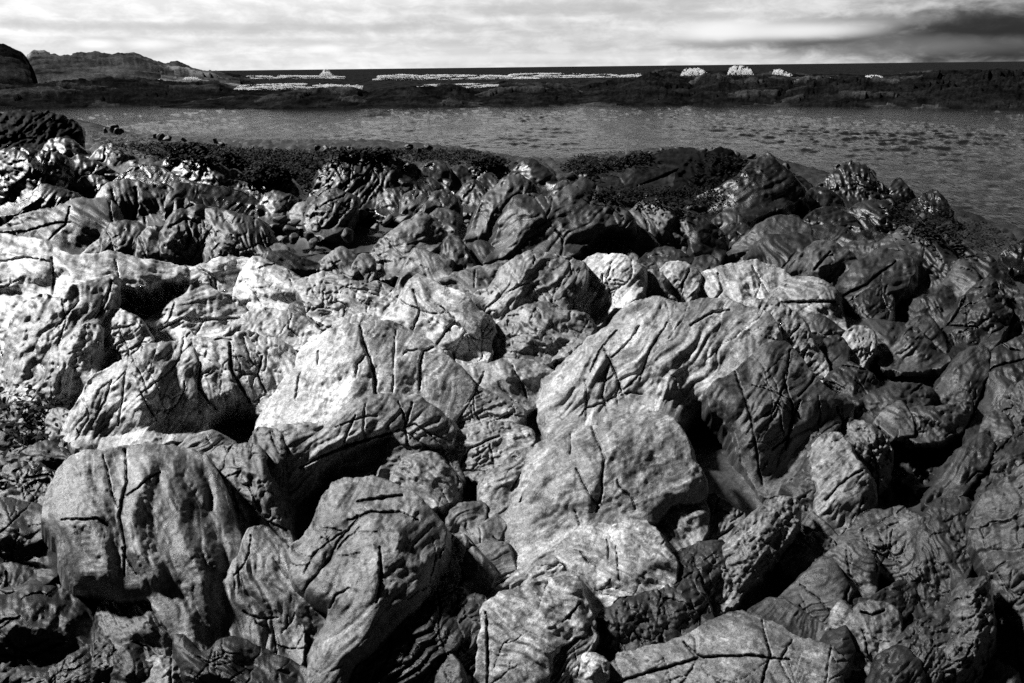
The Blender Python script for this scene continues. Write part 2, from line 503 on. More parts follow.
# ---------------------------------------------------------------- front left
R('boulder', 'boulder', 'big draped boulder at front left, smooth, with a long upright crack down its middle',
  '47,507 57,480 72,460 100,453 130,448 150,446 180,447 195,454 208,468 221,488 230,512 236,545 232,575 226,600 232,620 262,650 280,700 200,700 185,650 165,620 150,597 112,592 78,587 64,570 60,540 48,525',
  e=54, yaw=-2, b=.5, a=.35, w=.35, edge=.6, st=(72, .9, 16), ck=.35,
  cr=[('125,450 127,482 122,500 120,517 125,547 124,575', 2.0), ('124,497 140,487 150,477 160,472', 1.5), ('62,520 82,519 98,518 108,526', 1.4), ('103,455 108,472 112,495 119,508', 1.1), ('137,575 128,560 122,547', 1.1)],
  cz=[('150,447 141,480 136,515 146,550 154,580', 15, 9), ('80,470 86,515 96,545 108,572', 13, 7), ('118,455 114,500 122,560', 9, -4), ('172,450 176,500 190,560 215,620', 12, 5), ('200,462 210,510 222,570', 9, -5)],
  stain_shade=[(195, 540, 40, 110, .4), (75, 560, 14, 30, .6)])  # large right patch is painted shade as well as wet rock
R('boulder', 'boulder', 'dark low banded rock at the left edge, left of the draped boulder', '-30,506 20,505 44,513 53,530 58,552 54,574 30,584 -30,580', e=50, a=.12, w=.4, st=(5, .9, 9))
R('stone', 'stone', 'small dark stone at the left edge under the banded rock, with a short upright crack', '-20,573 20,566 46,575 62,592 42,604 5,606 -20,606', e=50, a=.1, w=.4, cr=[('6,572 8,596', 2)])
R('boulder', 'boulder', 'large dark rounded boulder filling the lower left corner', '-30,604 10,596 37,589 64,592 82,605 94,625 98,642 86,655 50,670 -30,684', e=52, yaw=-8, a=.16, w=.35, cr=[('2,655 25,658 50,648 64,643', 1.8), ('5,640 15,650 16,668', 1)], st=(14, .4, 12))
R('stone', 'stone', 'small dark stone wedged low between the corner boulder and its right neighbour', '40,690 56,668 76,655 96,648 106,660 108,695 60,700', e=50, a=.09, w=.5)
R('rock_slab', 'slab', 'flat dark slab cut off by the bottom left edge', '-20,682 30,671 70,671 104,680 108,720 -20,720', e=60, a=.12, w=.4)
R('boulder', 'boulder', 'knobbly boulder with a black gap in its lower edge, below the draped boulder', '99,612 110,600 137,596 156,600 167,615 176,628 192,640 203,664 206,690 166,662 148,642 132,638 122,649 105,632', e=52, yaw=-6, b=.8, a=.28, w=.25, cz=[('145,600 148,620 140,640', 12, 6)])
R('stone', 'stone', 'pale round-topped stone at the bottom edge under the knobbly boulder', '128,700 140,674 155,660 170,658 188,669 203,695 190,712 150,712', e=55, a=.37, w=.1)
R('stone', 'stone', 'narrow dark upright rock beside the pale round-topped stone', '112,712 117,662 125,648 141,645 160,654 146,672 134,712', e=45, a=.16, w=.3)
R('stone', 'stone', 'thin dark pillar of rock between the corner boulder and the knobbly boulder', '95,712 97,640 106,630 118,645 119,680 117,712', e=45, a=.13, w=.35)
R('rock_slab', 'slab', 'wet sloping apron of rock running down right of the knobbly boulder', '180,640 200,655 225,640 262,650 300,668 330,700 300,735 195,735 188,690', e=55, b=.5, a=.13, w=.3, st=(35, 1.0, 10), ck=1)
R('boulder', 'boulder', 'dark rock with white mineral veins at the left edge beside the draped boulder', '-20,478 15,466 33,464 48,472 57,481 52,500 44,512 15,509 -20,510', e=48, a=.12, w=.5, ck=1.8)
R('stone', 'stone', 'dark pyramid-topped stone behind the veined rock at left', '22,456 45,443 56,449 73,461 62,477 35,472', e=45, a=.15, w=.3)
R('stone', 'stone', 'striped pebble-like stone in the black hollow at far left', '8,412 25,404 42,407 46,418 30,434 14,428', e=45, a=.22, w=.3, st=(-25, .8, 5))
R('stone', 'stone', 'small pale egg-shaped stone against the foot of the split block', '48,422 56,411 66,413 72,428 68,446 53,445', e=42, a=.3)
# ---------------------------------------------------------------- left middle, pale group
R('boulder', 'boulder', 'long pale hogback of rock with a dark hollow, entering from the left edge', '-40,246 20,240 50,248 70,255 112,257 150,260 170,265 182,273 150,282 112,286 92,288 76,296 60,306 42,306 22,320 10,342 6,372 -40,390',
  e=58, a=0.425, w=.05, b=.5, st=(14, .8, 10), cr=[('52,258 54,275 53,300', 1.6), ('115,260 118,278', 1.2), ('0,262 25,257 52,262', 1.1)], cz=[('-20,298 20,296 45,287 56,280', 16, -13)], ck=.7)
R('boulder', 'boulder', 'tall pale rounded shoulder of rock with a shaded hollow front, at far left', '2,394 7,365 9,335 20,312 42,298 62,299 78,286 96,280 113,279 111,297 99,318 86,330 70,349 54,366 46,395 20,405',
  e=38, yaw=8, b=.8, a=0.364, w=.1, cr=[('112,281 107,300 96,318', 2.2), ('62,299 66,320 58,345', 1)], stain_shade=[(45, 355, 24, 26, .4), (75, 318, 16, 10, .55)], ck=.5, cz=[('40,300 28,330 20,370', 12, 6)])  # first dark patch paints the shade of the hollow front
R('boulder', 'boulder', 'pale rounded rock crossed by thin cracks behind the striped stack, left of the faceted peak', '111,280 132,277 152,276 170,283 186,290 178,303 162,316 144,326 125,318 107,305', e=50, a=0.405, w=.05, cr=[('126,284 124,300 132,310', 1), ('160,282 162,308', 1.3), ('140,322 158,312 178,303', 1.2)])
R('stone', 'stone', 'small round pale stone tucked against the left side of the faceted peak', '149,279 163,272 180,269 194,271 186,289 168,292', e=48, a=0.364, cr=[('170,273 172,290', 1.2)])
R('boulder', 'boulder', 'pale smooth peaked rock left of the long layered ridge', '177,293 193,272 212,262 226,258 250,261 267,270 260,287 240,303 220,302 202,296 188,302', e=50, a=0.405, yaw=-6, b=.8, cz=[('226,260 212,272 202,285', 9, 4)])
R('stone', 'stone', 'dark flat-faced facet of stone set in the pale peaked rock', '203,284 211,271 224,264 244,267 250,280 240,296 226,299 212,291', e=42, yaw=22, b=.4, a=.17, w=.2, sharp=1, lift=.012)
R('boulder', 'boulder', 'low pointed layered mound in front of the faceted peak', '138,327 160,314 181,299 200,287 216,294 234,303 246,318 232,338 208,343 184,345 160,342 140,337', e=46, b=.8, a=0.385, w=.05, st=(-12, .9, 8), cr=[('158,330 185,318 215,320 240,318', 1.6), ('190,342 200,328 206,318', 1.2)], stain_shade=[(188, 312, 18, 5, .5)])
R('boulder', 'boulder', 'pale swelling rock at the left end of the long layered ridge', '236,302 250,262 271,266 293,277 310,290 313,308 294,316 270,315 242,316', e=50, b=.7, a=0.425, w=.05, st=(25, .6, 9), cr=[('290,280 302,296 308,312', 1.4)], ck=.7)
R('boulder', 'boulder', 'long low layered ridge of pale rock tapering to the right, behind the great dome', '298,284 318,277 336,276 354,284 376,285 397,292 403,302 394,315 366,321 335,324 312,315 304,297', e=50, b=.8, a=0.364, w=.1, st=(12, 1.0, 6), ck=1.2)
R('stone', 'stone', 'dark egg-shaped stone at the foot of the long layered ridge', '292,308 302,303 314,306 319,318 305,324 293,319', e=42, a=.2, lift=.01)
R('stone', 'stone', 'pale keel-shaped stone standing at the foot of the long layered ridge', '319,313 325,297 333,295 340,305 339,318 325,321', e=42, a=.34, lift=.01)
R('boulder', 'boulder', 'striped rock with crossing cracks just left of the great dome', '226,336 245,318 262,310 280,313 292,312 307,325 320,336 310,347 285,348 262,342 240,347', e=46, a=0.385, st=(-50, .7, 9), cr=[('292,314 288,328 298,338', 1.3)])
R('rock_slab', 'slab', 'low flat slab lying behind the crest of the great dome', '314,335 340,322 360,317 378,319 387,328 365,334 340,338', e=55, a=.36)
R('boulder', 'boulder', 'stack of rounded striped layers leaning left behind the split block', '95,374 97,330 103,315 119,312 132,319 143,328 149,341 136,348 127,357 118,374 104,388', e=40, a=0.364, yaw=-8, st=(-45, .9, 8), cr=[('102,345 112,330 130,326', 1.3), ('106,362 116,345 134,338', 1.3)], ck=1.4)
R('boulder', 'boulder', 'upright ribbed rock between the tall shoulder and the split block', '34,404 47,382 53,362 70,342 82,329 96,327 98,342 92,362 92,385 86,412 76,430 54,412', e=36, yaw=-10, a=.34, st=(-62, .8, 8), cz=[('78,332 66,360 56,395', 9, 5)], ck=1.2)
R('boulder', 'boulder', 'left half of the great split block, streaked, with a smooth bright face', '64,430 80,405 92,385 105,372 125,362 137,356 150,348 172,343 188,341 191,385 190,432 170,439 156,443 140,450 95,460 80,445',
  e=38, yaw=-6, b=.55, a=0.364, w=.08, st=(-55, .8, 10), cr=[('140,392 150,410 156,420', 1.5), ('112,380 106,400 92,425', 1.2), ('126,372 122,400 118,425', 1.2)], cz=[('150,352 143,390 146,440', 20, 9), ('176,350 172,400 170,430', 14, -5)], stain_shade=[(168, 385, 10, 26, .6), (100, 415, 16, 26, .55)])
R('boulder', 'boulder', 'right half of the great split block with a black undercut below', '187,341 196,339 230,341 250,335 271,342 293,352 299,362 292,378 280,393 262,409 245,406 222,403 205,420 189,432',
  e=38, yaw=0, b=.6, a=0.364, w=.08, st=(65, .6, 10), cr=[('200,362 199,388 208,400 216,410', 2.0), ('230,343 231,370 250,402', 2.2), ('262,357 258,375 266,392', 1.8), ('244,338 250,360 262,372', 1.3)], cz=[('210,350 206,385 214,400', 9, 4)], ck=1.2)
# ---------------------------------------------------------------- centre, great dome and neighbours
R('boulder', 'boulder', 'great pale dome with a branching crack, in the middle of the rocks', '258,436 270,407 281,387 296,372 301,354 318,339 338,330 368,325 396,327 417,335 437,347 452,365 467,383 466,400 450,414 420,430 330,446 285,446',
  e=40, b=.72, a=.40, w=.03, st=(-62, .3, 12), ck=.25, edge=.5,
  cr=[('360,327 362,342 371,360 375,380 376,400', 2.3), ('366,355 358,364 356,378', 1.4), ('434,348 423,351 420,370 419,390', 1.7), ('396,330 394,360 393,392', .9), ('403,355 408,351 417,350', 1.2), ('318,350 318,366', 1.1), ('300,372 296,400', 1.0)], nz=.8)
R('boulder', 'boulder', 'pale ribbed hump behind the right shoulder of the great dome', '381,332 392,317 401,306 407,290 418,279 437,286 461,297 481,314 491,328 487,340 486,358 478,370 462,378 440,374 400,350',
  e=42, b=.75, a=.4, w=.05, st=(40, .7, 11), cr=[('441,307 456,320 446,332 436,346', 1.5), ('413,290 420,310 412,330', 1.2), ('456,320 466,332 470,350', 1.1)], ck=.9, cz=[('420,282 430,310 450,340', 11, 5)])
R('rock_slab', 'slab', 'long grey slab lying behind the pale ribbed hump', '434,287 456,275 491,267 509,264 502,283 482,292 462,298 446,295', e=55, a=.26, cr=[('476,270 474,288', 1.1)])
R('boulder', 'boulder', 'broad striped rock with slanting grain right of the ribbed hump', '476,316 476,298 492,288 498,277 512,265 534,253 548,257 572,262 584,267 580,284 568,298 562,312 540,320 512,336 486,338',
  e=40, yaw=-5, b=.7, a=.34, w=.1, st=(-55, 1.0, 8), ck=1.0, cz=[('534,256 520,280 505,310', 12, 6)])
R('stone', 'stone', 'pale hanging wedge of stone beside the cracked knob', '560,298 564,282 572,270 582,265 584,280 576,297 566,302', e=40, a=.4, lift=.012)
R('boulder', 'boulder', 'bright cracked knob of rock high in the centre', '577,302 580,285 582,268 594,257 612,256 628,260 641,268 640,285 630,300 612,308 598,323 584,322 578,310', e=42, a=.42, w=.05, cr=[('580,286 592,286 602,294', 2.0), ('612,262 606,280 612,298', 1.2)], st=(-55, .7, 7))
R('boulder', 'boulder', 'grooved rock between the cracked knob and the round-headed boulder', '618,304 628,285 638,276 650,273 660,276 662,290 673,302 656,312 630,311', e=42, a=.34, st=(-60, .9, 7))
R('boulder', 'boulder', 'small round-headed boulder left of the broad pale dome', '666,268 678,264 690,268 699,278 692,292 686,304 673,306 666,288', e=42, a=.36, cr=[('690,270 682,285 684,300', 1.1)])
R('boulder', 'boulder', 'dark lumpy rock between the ribbed hump and the striped massif', '480,350 484,338 496,328 512,316 532,307 550,306 563,313 587,322 590,336 572,348 550,362 530,368 500,370 482,364', e=44, a=.3, w=.15, b=1.0, ck=1.8, nz=1.3, st=(20, .8, 7))
R('stone', 'stone', 'small pale round stone lodged beside the striped massif', '558,349 571,341 581,347 577,358 562,360', e=45, a=.4, lift=.01)
R('boulder', 'boulder', 'low pale rock with a wavy top just right of the great dome', '459,378 476,366 492,365 507,362 532,363 549,372 548,386 542,405 515,408 490,402 470,392', e=46, a=.36, cr=[('512,365 520,380 528,400', 1.3), ('484,372 478,385', 1)], st=(55, .6, 8))
R('rock_slab', 'slab', 'folded thin layers of rock at the right foot of the great dome', '444,418 456,402 472,390 490,396 512,406 522,412 510,426 480,429 452,432', e=50, a=.32, st=(-20, 1.1, 5), ck=1.2)
# ---------------------------------------------------------------- striped massif
R('boulder', 'boulder', 'huge striped massif with slanting grain right of centre', '541,410 549,385 562,365 579,350 594,340 612,327 622,316 634,304 652,301 684,304 700,300 720,302 738,307 760,316 776,330 770,350 748,366 727,382 708,398 690,411 666,424 640,428 615,430 580,442 553,438',
  e=40, yaw=-8, b=.5, a=.34, w=.1, st=(-52, 1.25, 12), ck=.8, edge=.4, cr=[('617,330 600,350 590,372', 1.6), ('668,322 650,350 640,380', 1.4), ('640,326 628,342 612,358', 1.3), ('585,380 587,405 585,425', 1.3), ('690,325 712,312 730,310', 1.5), ('610,360 602,395 612,420', 1.2)],
  cz=[('632,308 606,345 585,385', 16, 6), ('660,320 648,370 640,410', 14, -5), ('700,310 670,350 660,400', 18, 6)])
R('rock_block', 'block', 'bright squared block at the top right of the striped massif', '711,353 725,342 740,332 760,322 777,326 774,347 749,361 736,371 724,381 717,369', e=44, yaw=-6, a=.42, sharp=1, b=.45, lift=.02, edge=.3)
R('rock_block', 'block', 'grey squared block below the bright one on the striped massif', '682,384 700,362 711,354 724,380 709,393 692,404', e=40, a=.28, sharp=1, b=.4, lift=.012, edge=.3)
R('boulder', 'boulder', 'broad pale dome with soft ridges behind the striped massif', '682,305 692,285 709,272 737,267 752,263 764,265 778,270 790,281 784,296 772,304 745,308 715,310 696,311', e=48, a=.37, b=.8, cr=[('718,274 722,290 712,304', 1.2), ('752,266 760,280 772,296', 1.2)], st=(60, .6, 8), cz=[('734,284 745,296', 7, 4)])
R('boulder', 'boulder', 'pale oval boulder with a level crack at the right end of the bright rocks', '776,302 779,288 800,279 823,283 835,294 839,315 844,337 815,328 795,318 780,310', e=45, a=.33, cr=[('782,303 810,302 836,302', 1.6)])
R('boulder', 'boulder', 'grey shoulder sloping right down from the striped massif', '736,307 752,302 768,302 788,311 802,323 812,345 824,362 826,384 812,388 798,374 783,352 768,347 774,330 758,317', e=45, yaw=12, a=.34, b=.6, ck=1.2, cr=[('788,340 800,325', 1.5), ('806,350 798,365', 1.3)])
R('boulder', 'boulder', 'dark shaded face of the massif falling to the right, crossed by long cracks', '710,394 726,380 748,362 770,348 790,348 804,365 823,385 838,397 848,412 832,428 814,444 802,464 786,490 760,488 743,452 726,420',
  e=42, yaw=30, b=.5, a=.2, w=.1, st=(-50, .9, 10), cr=[('735,372 752,420 762,485', 1.7), ('790,350 786,380 770,420', 1.3), ('800,400 790,425 785,450', 1.4)], ck=.8, cz=[('770,352 775,400 765,450', 18, 6)])  # shade of this face is put into its darker tone
R('boulder', 'boulder', 'rounded grey block bulging from the shaded face of the massif', '789,426 800,405 812,392 826,398 837,410 835,421 821,434 806,438', e=44, yaw=6, a=.32, b=.6, lift=.012)
R('boulder', 'boulder', 'rounded grey column of rock beside the black pool', '814,470 819,445 834,434 846,442 855,460 866,475 872,492 870,514 857,527 840,545 826,524 818,508 821,486', e=42, a=.34, b=.8, cr=[('840,484 852,476 862,470', 1.6), ('826,500 834,492 840,484', 1.4), ('856,520 864,496', 1)])
R('boulder', 'boulder', 'wrinkled rock head directly behind the rounded grey column, left of the black pool', '820,442 836,421 850,421 868,427 883,438 889,455 885,474 872,486 858,474 848,448 836,436', e=40, yaw=10, a=.28, ck=2.2, nz=1.6)
R('boulder', 'boulder', 'dark rounded rock on the left of the rounded grey column', '784,491 800,473 814,460 823,470 828,495 822,514 806,521 788,511', e=40, yaw=-10, a=.16, b=.8)
# ---------------------------------------------------------------- centre front
R('boulder', 'boulder', 'grey rounded rock with a swept-back top in front of the great dome', '254,462 262,435 278,430 300,425 318,428 336,420 352,405 376,399 408,397 424,405 442,418 452,428 450,442 430,442 408,440 394,432 376,436 352,446 330,460 312,480 296,500 280,512 262,490',
  e=44, b=.6, a=.34, w=.08, cr=[('412,403 408,420 402,430', 1.5), ('300,468 322,456 352,444 390,433', 2.2), ('335,428 360,418 378,416', 1)], ck=.5, cz=[('282,430 290,455 288,490', 14, 6)], stain_shade=[(290, 495, 22, 18, .5)])
R('boulder', 'boulder', 'dark narrow rock squeezed left of the swept-back rock', '248,470 256,436 266,430 280,436 282,460 284,490 290,520 280,530 262,510', e=42, yaw=-4, a=.24, w=.2)
R('rock_block', 'block', 'smooth flat-faced block under the overhang of the swept-back rock', '334,466 344,457 360,446 382,438 386,450 378,464 358,478 348,482', e=52, yaw=-12, a=.3, b=.5, sharp=1, lift=.01)
R('rock_block', 'block', 'upright plank-like block right of the flat-faced block', '377,484 388,455 394,436 402,432 420,446 410,460 396,476 390,488', e=42, a=.28, sharp=1, b=.5, lift=.02)
R('boulder', 'boulder', 'pale blunt knuckle of rock between the two blocks and the dark pit', '392,490 402,466 420,454 434,456 448,470 458,484 452,498 432,505 416,500 404,492', e=46, yaw=4, a=.32, b=.9, lift=.015)
R('rock_slab', 'slab', 'dark cracked wedge behind the pale knuckle', '400,434 420,428 444,430 452,442 458,470 462,482 448,470 430,452 414,444', e=45, a=.24, ck=1.5)
R('boulder', 'boulder', 'cracked bright rock right of the swept-back rock, above the dark pit', '445,442 456,433 478,428 506,424 524,430 530,440 520,452 508,462 498,470 490,478 466,474 458,470 450,456', e=48, a=.34, cr=[('458,470 470,448 500,436', 1.8), ('490,444 494,470', 1.3)], ck=1.4)
R('stone', 'stone', 'round mottled stone at the edge of the dark pit', '450,520 460,508 474,504 484,506 482,522 470,533 456,534', e=48, a=.28, lift=.005)
R('boulder', 'boulder', 'long sloping ribbed rock running down to the bottom edge left of centre', '294,550 304,540 316,520 330,495 340,481 362,483 392,487 412,495 430,510 436,522 444,530 440,548 428,566 425,590 408,606 392,622 372,645 350,665 335,700 315,712 312,665 322,640 330,610 316,600 300,580',
  e=50, yaw=-4, b=.6, a=.3, w=.12, st=(-50, .7, 12), cr=[('380,548 381,570 379,590 377,602', 2.2), ('350,588 336,596 330,608', 1.6), ('358,502 382,498 402,496', 2.0), ('348,520 372,512 400,512 420,520', 1.4)], cz=[('340,484 330,520 318,552', 12, 5), ('396,540 405,556 425,564', 12, 6), ('360,506 390,506 420,518', 9, -4), ('385,560 372,610 345,655', 20, 7)], stain_shade=[(405, 530, 32, 10, .5), (330, 545, 16, 30, .6)], ck=.5)
R('boulder', 'boulder', 'narrow dark finger of rock left of the long ribbed rock', '300,612 312,590 326,574 334,580 332,600 322,630 312,660 300,660', e=45, a=.17, w=.3)
R('rock_slab', 'slab', 'dark crumbling layered rock at the bottom between ribbed rock and bright bottom boulder', '336,712 350,668 375,648 398,622 412,606 436,596 456,590 478,600 487,612 484,640 478,680 474,712', e=58, b=.45, a=.15, w=.25, st=(-42, 1.5, 9), ck=2.2, nz=1.6)
R('stone', 'stone', 'small pyramid stone at the bottom edge in front of the crumbling layers', '434,712 440,675 450,656 458,664 468,690 474,712', e=42, a=.24, sharp=1, lift=.02)
R('boulder', 'boulder', 'wet pale patch of ribbed rock in the gully right of the draped boulder', '226,585 238,560 250,535 262,530 276,540 290,560 297,590 300,630 298,660 270,668 240,640 228,610', e=50, b=.35, a=.3, w=.5, st=(70, 1.0, 10), ck=.8, cz=[('250,600 270,620 290,650', 12, -5)])
R('boulder', 'boulder', 'grey fluted rock standing in the gully between the draped boulder and swept-back rock', '206,470 216,452 232,448 252,446 262,460 270,480 280,500 288,530 292,560 280,560 258,550 240,560 232,520 222,490', e=50, a=.26, w=.2, st=(70, .8, 10), ck=1.2, cz=[('244,480 250,520 262,545', 10, -5)])
R('rock_block', 'block', 'small grey block on the crest right of the draped boulder', '180,448 190,438 212,433 218,436 232,444 222,450 214,474 205,470 196,456', e=46, a=.3, sharp=1, b=.6, lift=.01)
R('stone', 'stone', 'bright chalky stone set in the crest right of the draped boulder', '216,472 218,452 232,448 240,458 246,468 234,474', e=48, a=.42, sharp=1, lift=.018)
R('boulder', 'boulder', 'great mottled slab in the centre front with a ragged top edge', '525,500 533,455 547,444 570,432 607,429 625,421 652,416 669,421 682,437 686,455 698,475 700,494 676,500 656,511 638,524 600,530 582,533 552,552 522,570 494,582 498,552 508,527 517,505',
  e=50, yaw=-6, b=.5, a=.34, w=.05, st=(-35, .3, 14), ck=.2, edge=.35, cr=[('576,468 582,480 590,495 600,508', 1.6), ('570,435 571,455', 1), ('574,510 580,525', 1)], stain_shade=[(640, 450, 26, 22, .6), (665, 475, 22, 14, .65), (625, 470, 18, 24, .7), (540, 490, 14, 12, .75)])
R('boulder', 'boulder', 'split-off rounded corner of the mottled slab above the dark pit', '482,492 489,477 505,465 518,455 531,450 531,472 519,494 509,514 498,522 489,506', e=46, a=.34, b=.7, lift=.012)
R('rock_block', 'block', 'upper broken chunk in the crack left of the mottled slab', '462,543 480,528 496,518 505,524 495,543 478,558', e=50, a=.3, sharp=1, b=.5, lift=.005)
R('rock_block', 'block', 'lower broken chunk in the crack left of the mottled slab', '460,560 473,550 486,563 494,574 482,602 460,596 470,578', e=50, a=.26, sharp=1, b=.5)
R('rock_block', 'block', 'flat triangular chunk wedged against the mottled slab', '469,549 493,543 507,546 513,568 493,574 482,560', e=54, a=.28, sharp=1, b=.4)
R('boulder', 'boulder', 'leaning grey rock above the crumbling layers, left of the broken chunks', '423,584 432,566 447,549 464,537 460,557 457,578 448,596 430,598', e=48, a=.34, ck=1.4, b=.7)
R('rock_slab', 'slab', 'tilted sheet of layered rock under the mottled slab', '488,600 520,572 550,553 572,540 582,556 584,578 560,584 530,590 506,604', e=58, a=.34, st=(-30, 1.2, 6), b=.35)
R('boulder', 'boulder', 'smooth pale rock under the mottled slab with an arched lower lip', '558,552 582,533 610,529 637,524 652,532 665,547 675,568 670,590 656,595 632,600 618,607 606,622 590,610 580,585 572,566', e=54, a=.36, b=.5, cr=[('607,540 609,560', 1.3), ('616,545 619,580', .9), ('604,618 620,600 650,594', 2), ('580,552 588,562 596,568', 1.2)], ck=.4)
R('boulder', 'boulder', 'bright speckled boulder at the bottom edge in the middle', '476,730 484,640 487,607 498,595 512,590 528,585 557,580 570,580 580,588 584,607 590,623 576,635 561,645 547,664 538,730', e=54, b=.55, a=.36, w=.02, ck=.2, edge=.35, cr=[('562,622 575,610 580,602', 1.3), ('486,612 488,650 487,690', 1.6)], cz=[('566,584 575,600 580,620', 8, 4)])
R('rock_slab', 'slab', 'thin layered flake along the right side of the bright speckled boulder', '532,720 546,664 562,643 588,625 595,636 584,657 567,675 556,720', e=50, a=.3, sharp=1, b=.4, st=(-48, 1, 5))
R('stone', 'stone', 'small bright white stone near the bottom edge right of the speckled boulder', '574,668 586,656 600,658 605,672 598,692 580,692', e=48, a=.4, lift=.02)
R('rock_block', 'block', 'dark broken rock beneath the arched lip of the smooth pale rock', '590,630 608,612 624,602 648,594 657,600 664,620 652,642 626,654 600,660', e=52, a=.15, w=.2, ck=2, nz=1.4)
R('rock_block', 'block', 'dark slab of rock left of the narrow black fissure', '655,598 672,585 690,568 703,596 710,624 692,642 670,644 660,618', e=52, a=.13, w=.2, ck=1.2)
R('rock_slab', 'slab', 'broad grey slab with straight joints at the bottom edge', '560,730 606,672 640,652 682,640 707,626 729,617 757,617 775,625 800,638 840,657 836,680 826,730', e=62, b=.3, a=.3, w=.05, edge=.2, cr=[('596,690 630,678 670,667 700,657 750,655 790,660', 1.8), ('762,620 770,655 758,700', 1.4), ('684,642 695,655 704,658', 2), ('792,640 780,662 795,690', 1.3)], ck=.8)
R('boulder', 'boulder', 'rounded light rock right of the smooth pale rock, below the mottled slab', '640,524 653,512 684,500 699,499 706,512 705,528 695,543 677,556 663,546 650,534', e=50, a=.34, b=.7, lift=.006)
R('boulder', 'boulder', 'small rounded rock with crossing cracks beside the black cavity', '702,503 710,496 725,503 741,516 740,532 728,544 708,548 697,550 705,528', e=48, a=.26, cr=[('708,515 720,510 730,514', 1.3), ('716,540 735,527', 1.3)], b=.8)
R('boulder', 'boulder', 'long log-like rock slanting from the black cavity down to the broad slab', '696,604 722,560 742,527 760,512 772,503 786,498 796,505 794,522 780,542 764,564 746,588 724,608 706,618', e=48, a=.28, b=.8, st=(-50, .7, 8), ck=1.6, nz=1.3)
R('rock_slab', 'slab', 'dark ledge between the rounded light rock and the log-like rock', '664,560 680,552 700,545 726,545 722,562 708,590 700,606 686,590 672,580', e=55, a=.13, w=.2, ck=1.5)
# ---------------------------------------------------------------- right front
R('rock_block', 'block', 'small knobbly block at the right end of the log-like rock', '784,562 800,545 818,534 833,545 828,558 806,572 795,577', e=48, a=.28, b=.7, ck=1.2)
R('rock_block', 'block', 'grey angular block under the knobbly block, right front', '778,602 792,588 812,570 824,559 835,567 850,590 838,610 820,624 800,614', e=52, a=.2, sharp=1, b=.5, cr=[('800,585 820,600 830,612', 1.2)])
R('rock_block', 'block', 'flat jointed block between the grey angular block and the broad slab', '752,612 770,600 785,602 802,614 827,628 822,648 795,638 768,623', e=58, a=.18, sharp=1, b=.4)
R('stone', 'stone', 'bright pointed chip of stone standing in a joint at right front', '827,632 836,612 842,603 850,612 846,626 834,636', e=42, a=.38, sharp=1, lift=.02)
R('rock_block', 'block', 'light grey cracked block below the rounded column', '828,558 842,547 856,543 870,555 876,568 868,600 853,603 844,587 836,573', e=50, a=.27, b=.6, cr=[('846,550 850,575 862,590', 1.2)])
R('stone', 'stone', 'dark wedge under the bright pointed chip', '818,650 828,634 845,628 852,650 846,676 826,672', e=50, a=.12, w=.2, sharp=1)
R('boulder', 'boulder', 'smooth lit boulder with a dark notch in its top, right front', '844,662 849,625 862,606 884,605 896,614 898,632 890,650 875,670 858,668', e=48, a=.3, b=.7, cr=[('862,612 872,616 884,610', 2.4), ('850,646 862,654 874,664', 1)])
R('stone', 'stone', 'dark rounded stone at the bottom edge right of the lit boulder', '862,715 875,668 893,648 908,655 920,670 926,715', e=50, a=.14, w=.2)
R('boulder', 'boulder', 'broad pitted grey rock in front of the black pool', '836,552 852,528 864,515 898,511 916,515 926,528 924,547 913,572 905,580 880,570 862,555', e=54, a=.27, b=.5, ck=1.2, cr=[('880,565 890,550 893,530', 1.1)], nz=1.2)
R('boulder', 'boulder', 'dark pitted rock behind a jagged fissure, right front', '922,532 932,508 945,500 972,502 978,520 974,545 964,577 960,597 940,615 925,622 910,603 911,580 921,554', e=52, a=.17, b=.5, ck=1.4, nz=1.2)
R('boulder', 'boulder', 'big pitted boulder at the right edge, lower corner', '974,522 984,500 1002,487 1050,478 1050,700 1022,645 1008,612 998,587 983,557', e=46, a=.24, b=.5, ck=1.0, nz=1.3)
R('boulder', 'boulder', 'spiky upright rock with a light crest near the lower right corner', '926,720 938,655 954,640 960,610 965,586 976,578 985,584 989,612 993,630 988,650 978,672 972,720', e=40, a=.26, b=.8, ck=1.8, nz=1.8, cz=[('974,582 975,620 965,660', 8, 5)])
R('rock_block', 'block', 'tilted block at the right edge beside the spiky rock', '988,652 1000,628 1009,625 1024,640 1050,664 1050,690 1014,674', e=46, a=.2, sharp=1, b=.5, ck=1.2)
R('stone', 'stone', 'pale stone in the lower right corner', '980,715 986,670 998,665 1018,678 1030,715', e=50, a=.28)
R('rock_slab', 'slab', 'rough dark ledge at the bottom edge left of the spiky rock', '896,642 925,621 946,612 957,632 942,652 936,720 912,715 902,668', e=52, a=.18, ck=1.8, nz=1.5)
R('rock_slab', 'slab', 'rough jointed ground slab under the right front blocks', '838,616 850,600 870,600 906,582 912,604 898,616 884,606 862,608 850,628', e=60, a=.16, ck=1.5)
R('boulder', 'boulder', 'pitted rock in front of the fissure between pitted neighbours, right front', '812,515 838,540 852,556 846,548 830,558 816,536 800,545 794,524', e=50, a=.24, b=.5)
R('rock_slab', 'slab', 'sloping ribbed bank on the right of the black pool', '926,502 942,480 958,456 970,444 981,436 992,447 980,470 960,492 945,504', e=50, yaw=-20, a=.16, w=.3, st=(-50, .8, 8))
R('stone', 'stone', 'small light cracked rock at the top of the ribbed bank', '982,433 995,413 1006,421 1010,440 992,449', e=44, a=.24)
R('rock_slab', 'slab', 'long dark slope at the right edge above the pitted boulder', '950,498 975,475 992,450 1010,440 1050,424 1050,490 1000,494 975,506', e=50, yaw=-12, a=.14, w=.3, st=(-30, 1, 9), ck=1)
